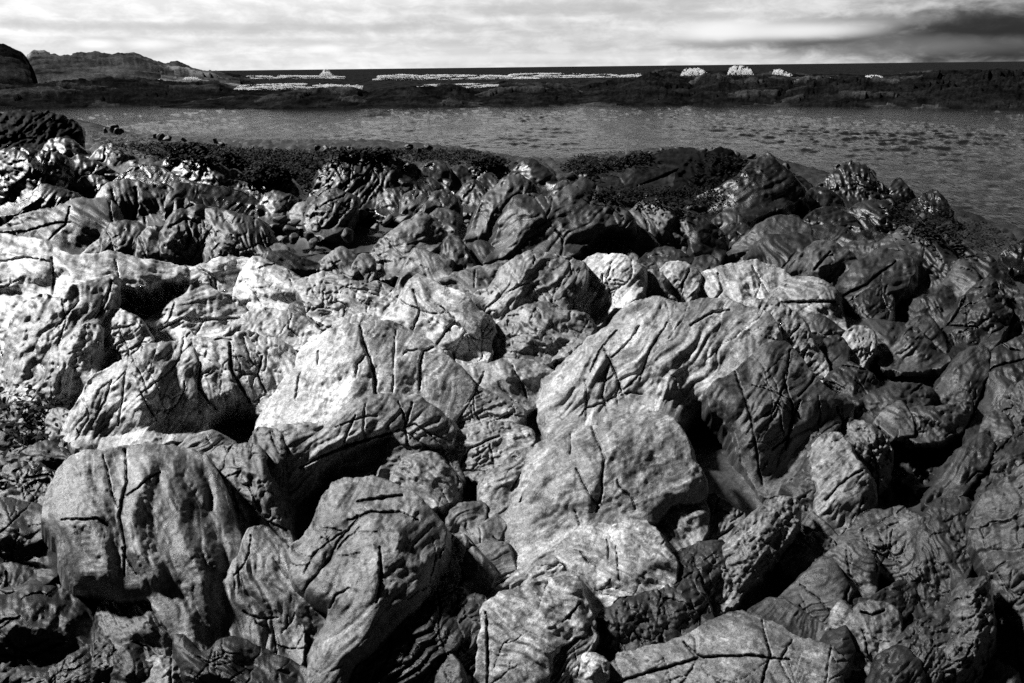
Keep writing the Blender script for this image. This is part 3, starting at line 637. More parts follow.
R('boulder', 'boulder', 'small round knob of rock at the right edge with ring-like grooves', '996,416 1003,400 1020,385 1050,382 1050,438 1012,440', e=44, a=.22, ck=1.8, nz=1.3)
R('boulder', 'boulder', 'tall smooth dark rock at the right edge above the knob', '968,435 985,405 992,370 1003,348 1050,338 1050,398 1005,404 986,430', e=42, yaw=-10, a=.14, w=.3, b=.6)
R('boulder', 'boulder', 'smooth slope of dark rock left of the tall smooth rock', '921,418 935,395 950,372 965,354 982,348 988,362 980,387 970,408 946,424', e=46, yaw=-10, a=.16, w=.3, b=.6, st=(-50, .6, 9))
R('rock_block', 'block', 'pale pointed block on the rim behind the black pool', '878,422 890,408 900,403 909,415 912,432 895,435', e=42, a=.3, sharp=1, b=.6)
R('rock_slab', 'slab', 'low rim of grey rock behind the black pool', '905,417 920,408 944,409 968,404 960,428 930,440 908,436', e=46, a=.2, w=.2, ck=1)
R('stone', 'stone', 'upright white oval stone right of the striped massif', '842,351 848,335 860,328 872,334 871,350 861,366 846,365', e=40, a=.4, b=.9, lift=.01, ck=1.5)
R('rock_block', 'block', 'dark flat-topped block behind the white oval stone', '858,330 870,321 904,326 908,348 880,354 868,346', e=46, a=.16, w=.3, sharp=1)
R('boulder', 'boulder', 'cone-shaped ribbed rock above the small sparkling pool', '882,363 898,345 908,332 916,330 931,347 948,360 925,368 898,368', e=42, a=.22, w=.3, cz=[('913,334 905,350 895,362', 6, 3)])
R('boulder', 'boulder', 'dark rock just behind the cone-shaped ribbed rock', '896,337 910,324 928,319 939,335 944,354 930,354 915,340', e=42, a=.16, w=.3)
R('boulder', 'boulder', 'smooth dark hump with a slanting crack right of the pale oval boulder', '836,310 845,280 856,265 870,256 886,251 905,258 913,270 902,292 882,313 866,326 848,324', e=44, a=.15, w=.35, b=.8, cr=[('840,298 866,285 896,262', 1.6)], stain_shade=[(872, 272, 20, 8, 1.5)])
R('boulder', 'boulder', 'dark rounded rock curling behind the cracked hump', '843,253 858,243 880,243 893,237 907,241 916,254 915,268 900,264 885,256 865,260', e=44, a=.14, w=.35)
R('boulder', 'boulder', 'broad dark rock with a level crest below the cracked hump', '878,322 884,305 905,302 932,296 946,289 954,305 948,322 920,330', e=44, a=.16, w=.4)
R('boulder', 'boulder', 'dark cracked rock under the left end of the cracked hump', '831,322 838,305 860,296 884,288 891,305 886,324 860,330', e=44, a=.13, w=.4, ck=1.5)
R('boulder', 'boulder', 'big dark arched ridge with a light crest at the right', '884,244 900,232 915,226 928,226 941,240 954,258 959,275 952,293 930,296 912,290 914,266 904,248', e=42, a=.15, w=.35, b=.7, cz=[('918,230 938,250 950,275', 6, 3)])
R('stone', 'stone', 'pale upright stone right of the dark arched ridge', '943,291 953,275 961,262 970,269 977,287 969,307 952,308', e=42, a=.22, w=.3)
R('boulder', 'boulder', 'dark jagged outcrop right of the pale upright stone', '940,350 958,310 975,290 993,280 1002,300 1008,320 988,348 965,356', e=44, a=.13, w=.35, ck=1.8, nz=1.3)
R('boulder', 'boulder', 'dark rock at the right edge below the slanting ledge', '986,350 1000,318 1015,300 1050,288 1050,345 1005,352', e=44, a=.13, w=.35, ck=1.5)
R('rock_slab', 'slab', 'slanting dark ledge with parallel grooves at the right', '941,252 965,246 985,255 1005,275 1022,302 1000,304 980,289 963,268', e=48, a=.12, w=.4, st=(40, 1, 6))
R('boulder', 'boulder', 'dark rock at the right edge against the water', '1003,256 1013,247 1040,238 1045,266 1015,266', e=44, a=.1, w=.5)
R('rock_slab', 'slab', 'stepped dark ledge between the oval boulder and the white oval stone', '786,314 812,314 840,330 850,340 825,344 810,336', e=52, a=.13, w=.3)
R('stone', 'stone', 'dark stone left of the white oval stone', '813,362 822,345 838,339 847,350 840,368 822,375', e=46, a=.14, w=.3)
R('rock_slab', 'slab', 'dark stepped rock below the white oval stone', '816,400 830,380 848,365 864,372 875,385 856,404 835,410', e=52, a=.12, w=.4, ck=1.4)
R('rock_slab', 'slab', 'grey low ledge along the left of the small sparkling pool', '840,418 866,398 882,390 912,386 930,391 922,404 896,416 866,424', e=54, a=.17, w=.3)
# ---------------------------------------------------------------- right far
R('boulder', 'boulder', 'jagged pointed crag against the water at the right', '820,194 831,176 840,168 856,164 866,170 875,181 885,191 888,206 850,206 832,200', e=32, a=.15, w=.3, st=(70, .9, 6), ck=1.6, nz=1.4, b=.8)
R('boulder', 'boulder', 'small sharp crag right of the jagged pointed crag', '883,202 892,189 898,180 906,189 916,204 900,213 888,210', e=34, a=.14, w=.3)
R('stone', 'stone', 'low pale-fronted lump at the waterline right of the crags', '914,207 926,196 934,192 945,203 952,217 930,220', e=38, a=.18, w=.4)
R('boulder', 'boulder', 'big sloping dark rock with a pointed top left of the jagged crag', '686,216 700,198 718,190 740,178 754,164 767,157 781,168 796,183 802,194 780,206 750,217 715,223', e=42, a=.13, w=.35, b=.6, st=(-35, .7, 8))
R('stone', 'stone', 'dark low lump right of the big sloping dark rock', '784,196 790,183 800,179 812,190 814,200 796,202', e=40, a=.09, w=.4)
R('boulder', 'boulder', 'weed-blackened mound on the shoreline right of the flat tilted slab', '674,196 690,164 712,151 735,157 750,168 744,184 715,198 690,204', e=40, a=.06, w=-1, nz=2.0)
R('rock_slab', 'slab', 'broad flat tilted slab by the waterline right of centre', '556,187 572,175 600,170 637,161 670,152 694,152 698,162 685,179 664,189 620,191 575,191', e=62, a=.12, w=.3, b=.4, st=(-22, .7, 7), cr=[('637,186 668,175 690,165', 1.4)])
R('rock_block', 'block', 'dark flat-topped block before the jagged crag', '774,216 780,202 800,199 807,210 802,219', e=44, a=.1, w=.4, sharp=1)
R('stone', 'stone', 'dark hummock at the foot of the jagged crag', '798,216 806,195 822,190 838,199 844,214 820,220', e=44, a=.13, w=.35)
R('boulder', 'boulder', 'ribbed rock with silvery stripes right of the crag foot', '843,230 853,210 870,203 884,203 898,214 912,226 902,240 878,243 858,236', e=44, a=.17, w=.4, st=(35, 1.2, 5))
R('boulder', 'boulder', 'low mottled mound left of the silvery striped rock', '800,230 818,212 834,210 853,220 857,234 830,240 810,238', e=46, a=.14, w=.4)
R('rock_block', 'block', 'dark squared block below the low mottled mound', '806,246 812,230 826,226 846,231 852,244 832,253 815,253', e=44, a=.11, w=.4, sharp=1, b=.6)
R('stone', 'stone', 'dark rounded stone below the silvery striped rock', '844,250 858,236 872,233 886,242 882,255 855,257', e=44, a=.11, w=.4)
R('stone', 'stone', 'upper of two small dome-shaped stones left of the dark ridge', '713,229 722,216 735,215 743,224 740,234 722,235', e=42, a=.16, w=.3)
R('stone', 'stone', 'lower of two small dome-shaped stones left of the dark ridge', '720,241 730,228 742,226 750,236 742,246 726,246', e=42, a=.17, w=.3)
R('boulder', 'boulder', 'dark ridge with a grey crest behind the broad pale dome', '718,266 735,248 752,234 768,222 790,217 801,222 810,234 802,245 775,250 750,266 730,272', e=42, a=.16, w=.35, b=.7)
R('boulder', 'boulder', 'dark rounded rock just above the broad pale dome', '746,271 756,248 778,236 804,238 817,246 802,263 787,276 762,280', e=44, a=.12, w=.35, b=.7)
R('boulder', 'boulder', 'rock with a bright wedge-shaped cap left of the cracked hump', '781,278 796,262 808,250 818,243 832,245 852,256 855,270 844,294 826,294 808,287 790,286', e=40, a=.2, w=.3, cz=[('812,252 820,262 845,262', 7, 4)])
R('stone', 'stone', 'small grey stone beside the left end of the broad pale dome', '686,282 697,262 708,258 718,268 712,284', e=44, a=.13, w=.3)
R('boulder', 'boulder', 'low dark rock behind the small round-headed boulder', '636,272 650,254 668,250 688,258 700,271 672,282', e=46, a=.1, w=.35)
# ---------------------------------------------------------------- centre far
R('boulder', 'boulder', 'large dark mottled crag, tallest at the back left of centre', '310,204 320,180 330,166 342,157 358,153 376,155 400,162 417,172 408,187 385,198 360,210 335,212 316,210', e=38, a=.15, w=.25, b=.8, ck=1.5, st=(-60, .6, 8), nz=1.3)
R('boulder', 'boulder', 'dark humped rock with a bright ridge in front of the mottled crag', '355,203 363,178 374,168 386,163 400,172 413,180 416,198 402,209 378,209 362,207', e=38, a=.17, w=.3, b=.9, cz=[('366,200 372,178 386,166', 5, 3), ('386,166 400,178 412,184', 5, 2)])
R('rock_block', 'block', 'dark squared block with a light rim right of the humped rock', '406,182 412,179 431,181 440,188 436,205 420,210 409,203', e=38, a=.12, w=.3, sharp=1, b=.6)
R('boulder', 'boulder', 'knot of ribbed rock left of the jumbled stones, centre back', '307,226 314,205 324,196 338,192 353,198 352,214 340,228 320,234', e=42, a=.2, w=.3, st=(-55, 1, 5), ck=1.4)
R('stone', 'stone', 'blocky stone among the jumble below the humped rock', '378,209 386,193 397,190 406,200 404,212 388,215', e=42, a=.13, w=.35)
R('stone', 'stone', 'stone with a pale upright edge among the jumble, centre back', '404,212 407,196 420,193 428,204 426,218 412,220', e=42, a=.17, w=.3)
R('stone', 'stone', 'dark rounded stone at the right of the jumble, above the log-shaped rock', '426,216 432,198 444,193 456,202 457,218 440,223', e=42, a=.2, w=.3)
R('stone', 'stone', 'pale knob at the upper end of the log-shaped rock', '426,230 436,214 446,211 454,222 448,237', e=42, a=.24, w=.2)
R('stone', 'stone', 'round stone right of the squared block on the back crest', '418,184 426,168 438,164 448,174 446,190 430,192', e=42, a=.17, w=.3)
R('stone', 'stone', 'low flat stone on the back crest near the waterline', '446,183 454,170 464,169 470,180 460,190', e=44, a=.15, w=.3)
R('stone', 'stone', 'mottled rock on the back crest left of the steep cone', '464,185 474,168 490,161 504,168 507,182 486,190', e=44, a=.18, w=.3)
R('stone', 'stone', 'dark stone with a pale face left of the steep cone', '456,207 464,190 474,183 482,194 478,209', e=42, a=.16, w=.3)
R('stone', 'stone', 'small pale-edged stone high on the left side of the steep cone', '474,196 482,180 490,176 496,190 488,203', e=42, a=.18, w=.3)
R('boulder', 'boulder', 'steep grey cone of rock left of the long dark ridge', '468,242 478,218 486,200 503,183 515,176 529,184 536,197 522,214 507,234 494,250 476,250', e=38, a=.18, w=.25, b=.8, st=(-65, .8, 7), cz=[('512,180 495,210 480,235', 8, 4)])
R('boulder', 'boulder', 'long dark glossy ridge with a peak, middle of the back rocks', '488,264 498,236 508,212 518,200 535,197 550,201 564,193 576,186 585,182 598,191 613,202 626,216 630,227 606,229 588,241 566,256 540,264 515,278 496,278', e=40, a=.13, w=.4, b=.7, st=(-40, .8, 9), cz=[('585,184 560,202 530,225 505,255', 9, 5)])
R('boulder', 'boulder', 'bright-rimmed rounded face standing out of the long dark ridge', '557,230 562,210 574,204 586,202 591,214 584,228 568,238', e=36, a=.2, w=.3, lift=.02, b=.7)
R('boulder', 'boulder', 'smooth grey dome with light streaks in front of the long dark ridge', '556,252 572,232 585,225 600,217 620,218 639,229 654,242 661,257 637,265 610,264 590,267 572,266', e=44, a=.2, w=.3, b=.8, st=(20, .8, 7), cz=[('604,220 600,240 585,258', 9, 4)])
R('boulder', 'boulder', 'light grey crag with an angular shoulder right of the smooth grey dome', '624,224 635,210 646,203 660,201 673,207 686,220 695,238 702,256 680,262 662,256 648,240 633,231', e=40, a=.22, w=.25, b=.8, cr=[('640,210 648,225 646,238', 1.4)], cz=[('660,204 672,230 690,250', 8, 4)])
R('rock_slab', 'slab', 'smooth black slope right of the light grey crag', '668,212 690,214 710,226 724,240 718,262 702,266 694,244 680,224', e=46, yaw=15, a=.07, w=.5, st=(40, .6, 8))
R('stone', 'stone', 'small curled dark rock behind the broad striped rock', '534,260 542,246 552,240 565,244 584,253 580,266 555,267', e=44, a=.14, w=.3)
R('rock_slab', 'slab', 'smooth grey slab just behind the cracked knob', '566,268 586,251 604,244 620,248 635,260 612,268 590,275', e=50, a=.24, w=.15)
R('stone', 'stone', 'dark stone left of the steep cone base', '455,266 466,250 480,243 495,250 503,264 482,272', e=44, a=.13, w=.3)
R('stone', 'stone', 'spike of dark rock standing between steep cone and dark ridge', '444,277 447,245 456,239 465,254 472,272 458,283', e=36, a=.15, w=.3)
R('rock_block', 'block', 'pale flat pentagonal block behind the ribbed hump', '400,289 408,265 417,250 432,256 449,262 450,278 438,290 420,293', e=42, yaw=-4, a=.28, sharp=1, b=.35)
R('stone', 'stone', 'rounded slab lying on top of the pale pentagonal block', '418,254 424,246 438,245 450,256 452,267 434,263', e=46, a=.2)
R('boulder', 'boulder', 'log-shaped leaning rock with a bright crest behind the pentagonal block', '368,268 380,246 396,231 412,221 424,216 437,226 442,238 426,252 412,268 398,274 380,276', e=42, a=.24, w=.2, b=.9, cz=[('420,220 396,236 378,258', 7, 4)])
R('stone', 'stone', 'small stone left of the foot of the log-shaped rock', '354,273 358,260 367,257 373,272 363,284', e=42, a=.24)
R('stone', 'stone', 'rounded stone with a smooth pale face behind the long layered ridge', '318,280 323,264 333,255 344,250 354,259 354,273 340,283', e=42, a=.26)
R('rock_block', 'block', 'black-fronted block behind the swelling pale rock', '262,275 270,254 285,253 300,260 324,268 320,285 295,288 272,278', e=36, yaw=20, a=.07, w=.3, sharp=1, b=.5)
R('stone', 'stone', 'light-topped low stone left of the black-fronted block', '240,268 256,248 270,244 286,250 270,262 262,280 248,278', e=52, a=.28)
R('rock_block', 'block', 'dark block with a white streak left of the ribbed knot', '247,195 256,176 274,173 290,182 297,198 280,206 260,206', e=40, a=.12, w=.35, ck=1.5)
R('stone', 'stone', 'grey stone below the white-streaked block', '260,217 264,200 275,194 291,199 294,215 278,222', e=42, a=.17, w=.3)
R('stone', 'stone', 'small bright white stone left of the ribbed knot', '292,215 298,207 305,205 311,213 304,224 296,223', e=40, a=.42, w=.1)
R('rock_slab', 'slab', 'small upright splinter of rock standing alone at the back right of centre', '551,200 558,188 566,183 569,192 561,204', e=38, a=.16, w=.3)
R('stone', 'stone', 'grey stone at the shoreline behind the long dark ridge', '504,190 516,172 530,161 541,168 556,182 546,194 525,195', e=42, a=.16, w=.3)
# ---------------------------------------------------------------- left far
R('boulder', 'boulder', 'broad grey rounded rock at left behind the pale hogback', '-40,240 0,230 25,217 50,211 72,203 92,200 107,205 116,213 115,232 111,256 80,262 50,256 20,252 -40,254', e=46, a=.24, w=.15, b=.7, cr=[('24,232 45,226 70,222', 1), ('70,206 66,225 50,240', 1)])
R('boulder', 'boulder', 'squared pale rock with upright grooves at left back', '98,205 104,190 114,184 128,181 146,186 171,190 173,216 150,226 132,230 118,226 106,216', e=36, a=.24, w=.15, b=.5, cr=[('135,188 138,205 132,222', 2.4), ('112,190 116,215', 1.3)], sharp=0)
R('boulder', 'boulder', 'dark shaded end of the squared pale rock', '168,219 171,191 184,185 199,192 207,208 197,221 180,224', e=36, yaw=25, a=.11, w=.3)  # shaded side painted in: darker tone than the rest of the rock
R('stone', 'stone', 'clump of dark knobbly stone left of the squared pale rock', '68,198 80,182 92,177 105,183 112,192 101,204 88,204', e=42, a=.12, w=.3, nz=1.5)
R('boulder', 'boulder', 'small light-backed rock left of the knobbly clump', '23,216 34,196 45,187 58,191 76,197 78,209 55,217 35,222', e=42, a=.16, w=.3)
R('boulder', 'boulder', 'dark nose-shaped rock below the squared pale rock', '135,270 140,246 145,233 158,230 169,240 181,264 166,277 145,277', e=40, a=.14, w=.3, cz=[('150,234 146,250 150,266', 6, 4)])
R('boulder', 'boulder', 'dark arched boulder below the shaded end of the squared rock', '162,244 167,226 174,215 187,210 208,209 219,220 217,247 213,276 185,278 170,260', e=38, a=.14, w=.3, cr=[('186,218 190,235 186,248', 2), ('172,226 186,218 196,222', 1.4)])
R('boulder', 'boulder', 'black hollowed rock between the broad grey rock and the nose-shaped rock', '103,266 108,230 122,224 139,226 144,241 140,266 120,272', e=42, a=.07, w=.4)
R('boulder', 'boulder', 'dark fluted bank of rock right of the arched boulder', '206,216 222,213 245,218 264,228 274,250 266,272 235,276 212,274', e=44, a=.14, w=.35, st=(65, 1, 6), ck=1.5)
R('stone', 'stone', 'small pale wedge on the crest of the pale hogback', '82,260 94,246 103,242 115,250 122,260 100,266', e=44, a=.32, b=.8, lift=.01)
R('stone', 'stone', 'grey rounded stone right of the small pale wedge', '98,245 112,239 124,246 129,258 116,258', e=44, a=.2)
R('boulder', 'boulder', 'dark grey wedge with a pointed top left of the black glossy slab', '62,183 68,167 76,158 87,161 106,169 121,183 96,191 72,190', e=40, a=.15, w=.3)
R('stone', 'stone', 'pale pointed stone on the shore at left back', '91,163 101,150 110,146 122,153 134,162 118,171 104,169', e=38, a=.34, w=.1)
R('stone', 'stone', 'grey hump left of the pale pointed stone', '37,163 46,147 54,141 66,141 79,148 91,163 65,169 48,169', e=42, a=.18, w=.3, nz=1.3)
R('rock_block', 'block', 'light-topped block on the far left shore', '42,144 50,127 56,122 73,122 80,134 78,148 55,150', e=36, a=.22, w=.2, b=.6)
R('boulder', 'boulder', 'black weedy mound at the far left against the water', '-20,128 5,118 22,113 48,114 66,121 76,132 62,146 30,151 -20,156', e=50, a=.07, w=-1, nz=2.0)
R('boulder', 'boulder', 'dark ledge with pale patches at the left edge', '-20,160 15,151 40,152 62,159 68,174 60,188 30,204 -20,212', e=34, a=.11, w=.3, ck=1.6, stain_shade=[(5, 158, 14, 6, 2.2), (14, 168, 8, 6, 2)])
R('boulder', 'boulder', 'dark triangular rock left of the light-backed hump', '162,176 168,160 178,151 194,146 205,154 204,174 185,180', e=40, a=.1, w=.3)
R('boulder', 'boulder', 'light-backed hump right of the black glossy slab, left back', '171,184 178,170 191,161 208,163 224,170 238,175 245,189 225,196 195,195', e=40, a=.24, w=.25, stain_shade=[(190, 182, 22, 5, .5)])
R('rock_slab', 'slab', 'black glossy slab sloping across the left back', '112,190 135,168 160,170 190,184 225,190 252,200 266,217 240,228 210,214 185,196 150,195', e=58, a=.05, w=.55, b=.4)
R('stone', 'stone', 'low dark stone beside the weed at left back', '200,176 212,160 228,156 240,164 244,178 222,182', e=42, a=.1, w=.3)
# ------------------------------------------------------------------ light settings
SUN_E = 5.0
SUN_ANGLE = 4.0
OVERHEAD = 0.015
CLOUD_GAIN = 4.3
WAVE = 1.7
EXPOSURE = 1.0
# px, py (direction), half sizes in pixels at the lens, brightness, strength
CLOUDS = [(300, 27, 300, 7, .55, .5), (985, 36, 135, 36, .06, .97), (1015, 36, 90, 26, .02, .9), (905, 46, 110, 8, .35, .6), (820, 41, 92, 8, .16, .95), (722, 43, 50, 6, .4, .85), (845, 22, 70, 6, .45, .8), (720, 31, 42, 10, 1.25, .95), (800, 31, 66, 8, 1.2, .9), (700, 16, 90, 5, .6, .5), (100, 26, 260, 5, .55, .5), (560, 8, 140, 6, .6, .5), (330, 42, 160, 4, .7, .4), (95, 44, 16, 4, 1.3, .6), (150, 44, 22, 4, 1.25, .5), (325, 49, 20, 4, 1.3, .5), (480, 58, 200, 4, 1.1, .5)]
# ------------------------------------------------------------------ build the traced rocks
for k, r in enumerate(ROCKS):
    build_rock(r, 100 + 97 * k, True)
COMP_B = blurred_comp()
COMP[:] = np.inf
for k, r in enumerate(ROCKS):
    build_rock(r, 100 + 97 * k)

# ------------------------------------------------------------------ bedrock under and around them
def build_ground():
    th = np.concatenate([np.linspace(-180, -56, 40, endpoint=False), np.linspace(-56, 56, 520), np.linspace(56.5, 180, 40)[1:]])
    rr = np.geomspace(0.25, 95, 460)
    T, Rr = np.meshgrid(np.radians(th), rr)
    X = Rr * np.sin(T); Y = Rr * np.cos(T)
    Z = zground(X, Y)
    amp = np.clip(Z / 0.5, 0.25, 1) 
    f1, f2, cid = worley(X / 0.45 + .3 * perlin(X, Y, 3), Y / 0.45 + .3 * perlin(X + 9, Y, 4), 5)
    lump = np.sqrt(np.clip(f2 - f1, 0, 1)) * 0.16 + (cid - .5) * .10
    Q = np.stack([X, Y, Z], -1) - EYE
    qf = Q @ _f; qx = np.where(qf > .2, 512 + FPX * (Q @ _r) / np.maximum(qf, .2), 9999 * np.sign(X))
    out = np.maximum(sstep(560, 680, np.abs(qx - 512)), 0) * sstep(.8, 2.0, Rr)
    g1, g2, gid = worley(X / 1.7 + .4 * perlin(X * .6, Y * .6, 8), Y / 1.7 + .4 * perlin(X * .6 + 9, Y * .6, 9), 6)
    big = (np.sqrt(np.clip(g2 - g1, 0, 1)) * .55 + (gid - .5) * .25) * out
    Z = Z - np.where(Z > 0, .36 * (1 - out), .1) * np.clip(Z / 1.2, .3, 1) + amp * (lump * .8 + big + 0.07 * ridged(X * 2.5, Y * 2.5, 12, 5, .62))
    V = np.stack([X, Y, Z], -1).reshape(-1, 3)
    F = grid_faces(len(rr), len(th))
    tone = 0.02 * (1 + .4 * fbm(X * 1.5, Y * 1.5, 31, 4, .6)) + .015 * out
    o = link_mesh('rocky_shore', V, F, M_MID, attrs={'tone': tone.ravel(), 'wet': (.35 * sstep(.4, .9, Z)).ravel()})
    tag(o, kind='structure')
build_ground()

POOLS = [('862,436 884,424 930,426 950,436 944,466 930,494 900,516 872,512 862,480', (900, 512))]
def build_bedrock():
    C = COMP.copy()
    gx = CX0 + 4.0 * np.arange(C.shape[1]); gy = CY0 + 4.0 * np.arange(C.shape[0])
    PX, PY = np.meshgrid(gx, gy)
    dg = DG(PX, np.maximum(PY, 108))
    land = zground(*np.moveaxis((EYE + rays(PX, PY) * dg[..., None])[..., :2], -1, 0)) > .10
    has = np.isfinite(C)
    C = np.where(has, C, dg * 1.0)
    def shift(A, dy, dx):
        B = np.pad(A, 3, mode='edge'); return B[3 + dy:3 + dy + A.shape[0], 3 + dx:3 + dx + A.shape[1]]
    Mx = C.copy()
    for dy in (-3, -2, -1, 0, 1, 2, 3):
        for dx in (-3, -2, -1, 0, 1, 2, 3):
            if dx * dx + dy * dy <= 9: Mx = np.maximum(Mx, shift(C, dy, dx))
    for _ in range(2):
        Mx = sum(shift(Mx, dy, dx) for dy in (-1, 0, 1) for dx in (-1, 0, 1)) / 9
    # finer grid
    fx = np.arange(CX0 + 8, CX0 + 4 * C.shape[1] - 12, 1.6); fy = np.arange(106.0, 735, 1.6)
    X, Y = np.meshgrid(fx, fy)
    a = (X - CX0) / 4; b = (Y - CY0) / 4; i = a.astype(int); j = b.astype(int); u = a - i; v = b - j
    def samp(A): return (A[j, i] * (1 - u) + A[j, i + 1] * u) * (1 - v) + (A[j + 1, i] * (1 - u) + A[j + 1, i + 1] * u) * v
    D = samp(Mx); ok = samp((land | has).astype(float)) > .6
    mp = D / FPX
    al = X * .6 - Y * .8; ac = X * .8 + Y * .6
    q = perlin(al / 60, (ac + 8 * perlin(X / 40, Y / 40, 5)) / 7, 71) + .6 * perlin(al / 30, ac / 3.2, 72)
    f1, f2, cid = worley((X + 5 * perlin(X / 20, Y / 20, 8)) / 17, (Y + 5 * perlin(X / 20, Y / 20, 9)) / 13, 73)
    rel = 1.2 * ridged(X / 10, Y / 6, 78, 3, .6) + 1.2 * q + 2.2 * np.sqrt(np.clip(f2 - f1, 0, 1)) + 2 * (cid - .5)
    D = D * 1.008 - rel * mp
    edge_ = np.maximum(sstep(1060, 1130, X), sstep(-36, -100, X)); D = D * (1 - edge_) + (DG(X, Y) * 1.01 - rel * mp) * edge_
    for (pp, za) in POOLS:
        D = D * (1 + .07 * (1 + .5 * fbm(X / 22, Y / 14, 91, 4, .6)) * sstep(-6, 10, poly_sd(X, Y, pts(pp))))
    V = EYE + rays(X, Y) * D[..., None]
    kf = ok[:-1, :-1] & ok[1:, :-1] & ok[:-1, 1:] & ok[1:, 1:]
    F = grid_faces(*X.shape)[kf.ravel()]
    used, inv = np.unique(F, return_inverse=True)
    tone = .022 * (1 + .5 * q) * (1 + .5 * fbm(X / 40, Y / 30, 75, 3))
    for (pp, za) in POOLS: tone = tone * (1 - .75 * sstep(-4, 8, poly_sd(X, Y, pts(pp))))
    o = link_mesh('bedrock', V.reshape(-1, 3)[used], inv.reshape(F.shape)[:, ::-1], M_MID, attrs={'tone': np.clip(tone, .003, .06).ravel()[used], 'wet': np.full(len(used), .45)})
    tag(o, kind='structure')
build_bedrock()

# ------------------------------------------------------------------ loose stones between the boulders
def blob(seed, n=14, m=20):
    th = np.linspace(0, math.pi, n); ph = np.linspace(0, 2 * math.pi, m, endpoint=False)
    T, Pp = np.meshgrid(th, ph, indexing='ij')
    d = np.stack([np.sin(T) * np.cos(Pp), np.sin(T) * np.sin(Pp), np.cos(T)], -1)
    rs = np.random.default_rng(seed)
    rad = np.ones(T.shape)
    for _ in range(13):       # chip flats off a ball
        nrm = rs.normal(size=3); nrm /= np.linalg.norm(nrm); c = rs.uniform(.42, .8)
        dd = d @ nrm
        rad = np.minimum(rad, np.where(dd > .05, c / np.maximum(dd, .05), 9))
    rad = rad * (1 + .06 * fbm(d[..., 0] * 3 + d[..., 2] * 2 + seed, d[..., 1] * 3 + seed, seed, 3))
    rad[0] = rad[0].mean(); rad[-1] = rad[-1].mean()
    V = (d * rad[..., None]).reshape(-1, 3) * np.array([1, .8, .7])
    i, j = np.meshgrid(np.arange(n - 1), np.arange(m), indexing='ij')
    a = (i * m + j).ravel(); b = (i * m + (j + 1) % m).ravel()
    return V, np.stack([a, a + m, b + m, b], 1)

PROTO = {}
def proto(kind, tone, wet, seed):
    V, F = blob(seed)
    rs = np.random.default_rng(seed)
    o = link_mesh('stone', V, F, M_BACK, attrs={'tone': tone * (1 + .3 * rs.normal(size=len(V)) * .5), 'wet': np.full(len(V), wet)})
    return o
SCATTER = [
    ('270,190 310,195 330,225 370,215 430,215 430,240 380,250 320,250 270,235', 30, (5, 11), 'small wet stone in the jumble between the ribbed knot and the log-shaped rock', 'jumbled small stones at centre back', 0.056),
    ('262,225 300,215 320,245 300,258 265,250', 5, (5, 9), 'small stone in the stony gully left of the rounded pale-faced stone', 'small stones in the left gully', 0.064),
    ('0,395 55,392 60,440 45,455 0,450', 9, (5, 10), 'small dark stone in the black hollow at the far left', 'small stones in the black hollow', 0.006),
    ('0,150 80,150 190,165 200,172 120,172 60,185 0,190', 7, (4, 9), 'small dark stone on the far left shore', 'small stones on the far left shore', 0.030),
    ('440,200 500,230 490,250 440,245', 10, (5, 9), 'small stone between the log-shaped rock and the steep cone', 'small stones by the steep cone', 0.056),
    ('820,205 900,212 960,235 990,260 900,235 840,225', 14, (4, 8), 'small dark stone along the right shore behind the silvery striped rock', 'small stones along the right shore', 0.020),
    ('60,123 160,139 330,149 440,149 430,154 330,154 160,145', 26, (3, 6), 'small black stone at the edge of the water along the back seaweed', 'small black stones at the waterline', .012),
    ('600,156 690,151 770,160 830,170 800,178 740,166 690,158 620,162', 14, (3, 7), 'small black stone at the waterline beside the flat tilted slab', 'small black stones by the tilted slab', .014),
    ('700,225 820,215 800,260 700,258', 12, (5, 9), 'small dark stone in the hollow left of the dark grey-crested ridge', 'small stones in the right hollow', 0.020),
]
def inside_pts(poly, n):
    P = pts(poly); out = []
    lo, hi = P.min(0), P.max(0)
    while len(out) < n:
        q = lo + RNG.random(2) * (hi - lo)
        if poly_sd(np.array([q[0]]), np.array([q[1]]), P)[0] > 0: out.append(q)
    return np.array(out)
for si, (poly, n, (s0, s1), label, group, tn) in enumerate(SCATTER):
    protos = [proto('stone', tn * f, .3, 500 + si * 10 + q) for q, f in enumerate((.6, 1.0, 1.5))]
    Q = inside_pts(poly, n)
    for k, (px, py) in enumerate(Q):
        if k < 3: o = protos[k]
        else:
            o = protos[k % 3].copy(); COL.objects.link(o)
        D = float(DG(np.array(px), np.array(py)))
        P = EYE + rays(np.array(px), np.array(py)) * D
        s = RNG.uniform(s0, s1) * D / FPX
        o.location = P + np.array([0, 0, s * .45])
        o.scale = (s * RNG.uniform(.8, 1.3), s * RNG.uniform(.8, 1.2), s * RNG.uniform(.7, 1.3))
        o.rotation_euler = tuple(RNG.uniform(-.6, .6, 2)) + (RNG.uniform(0, 6.28),)
        tag(o, label, 'stone', group)

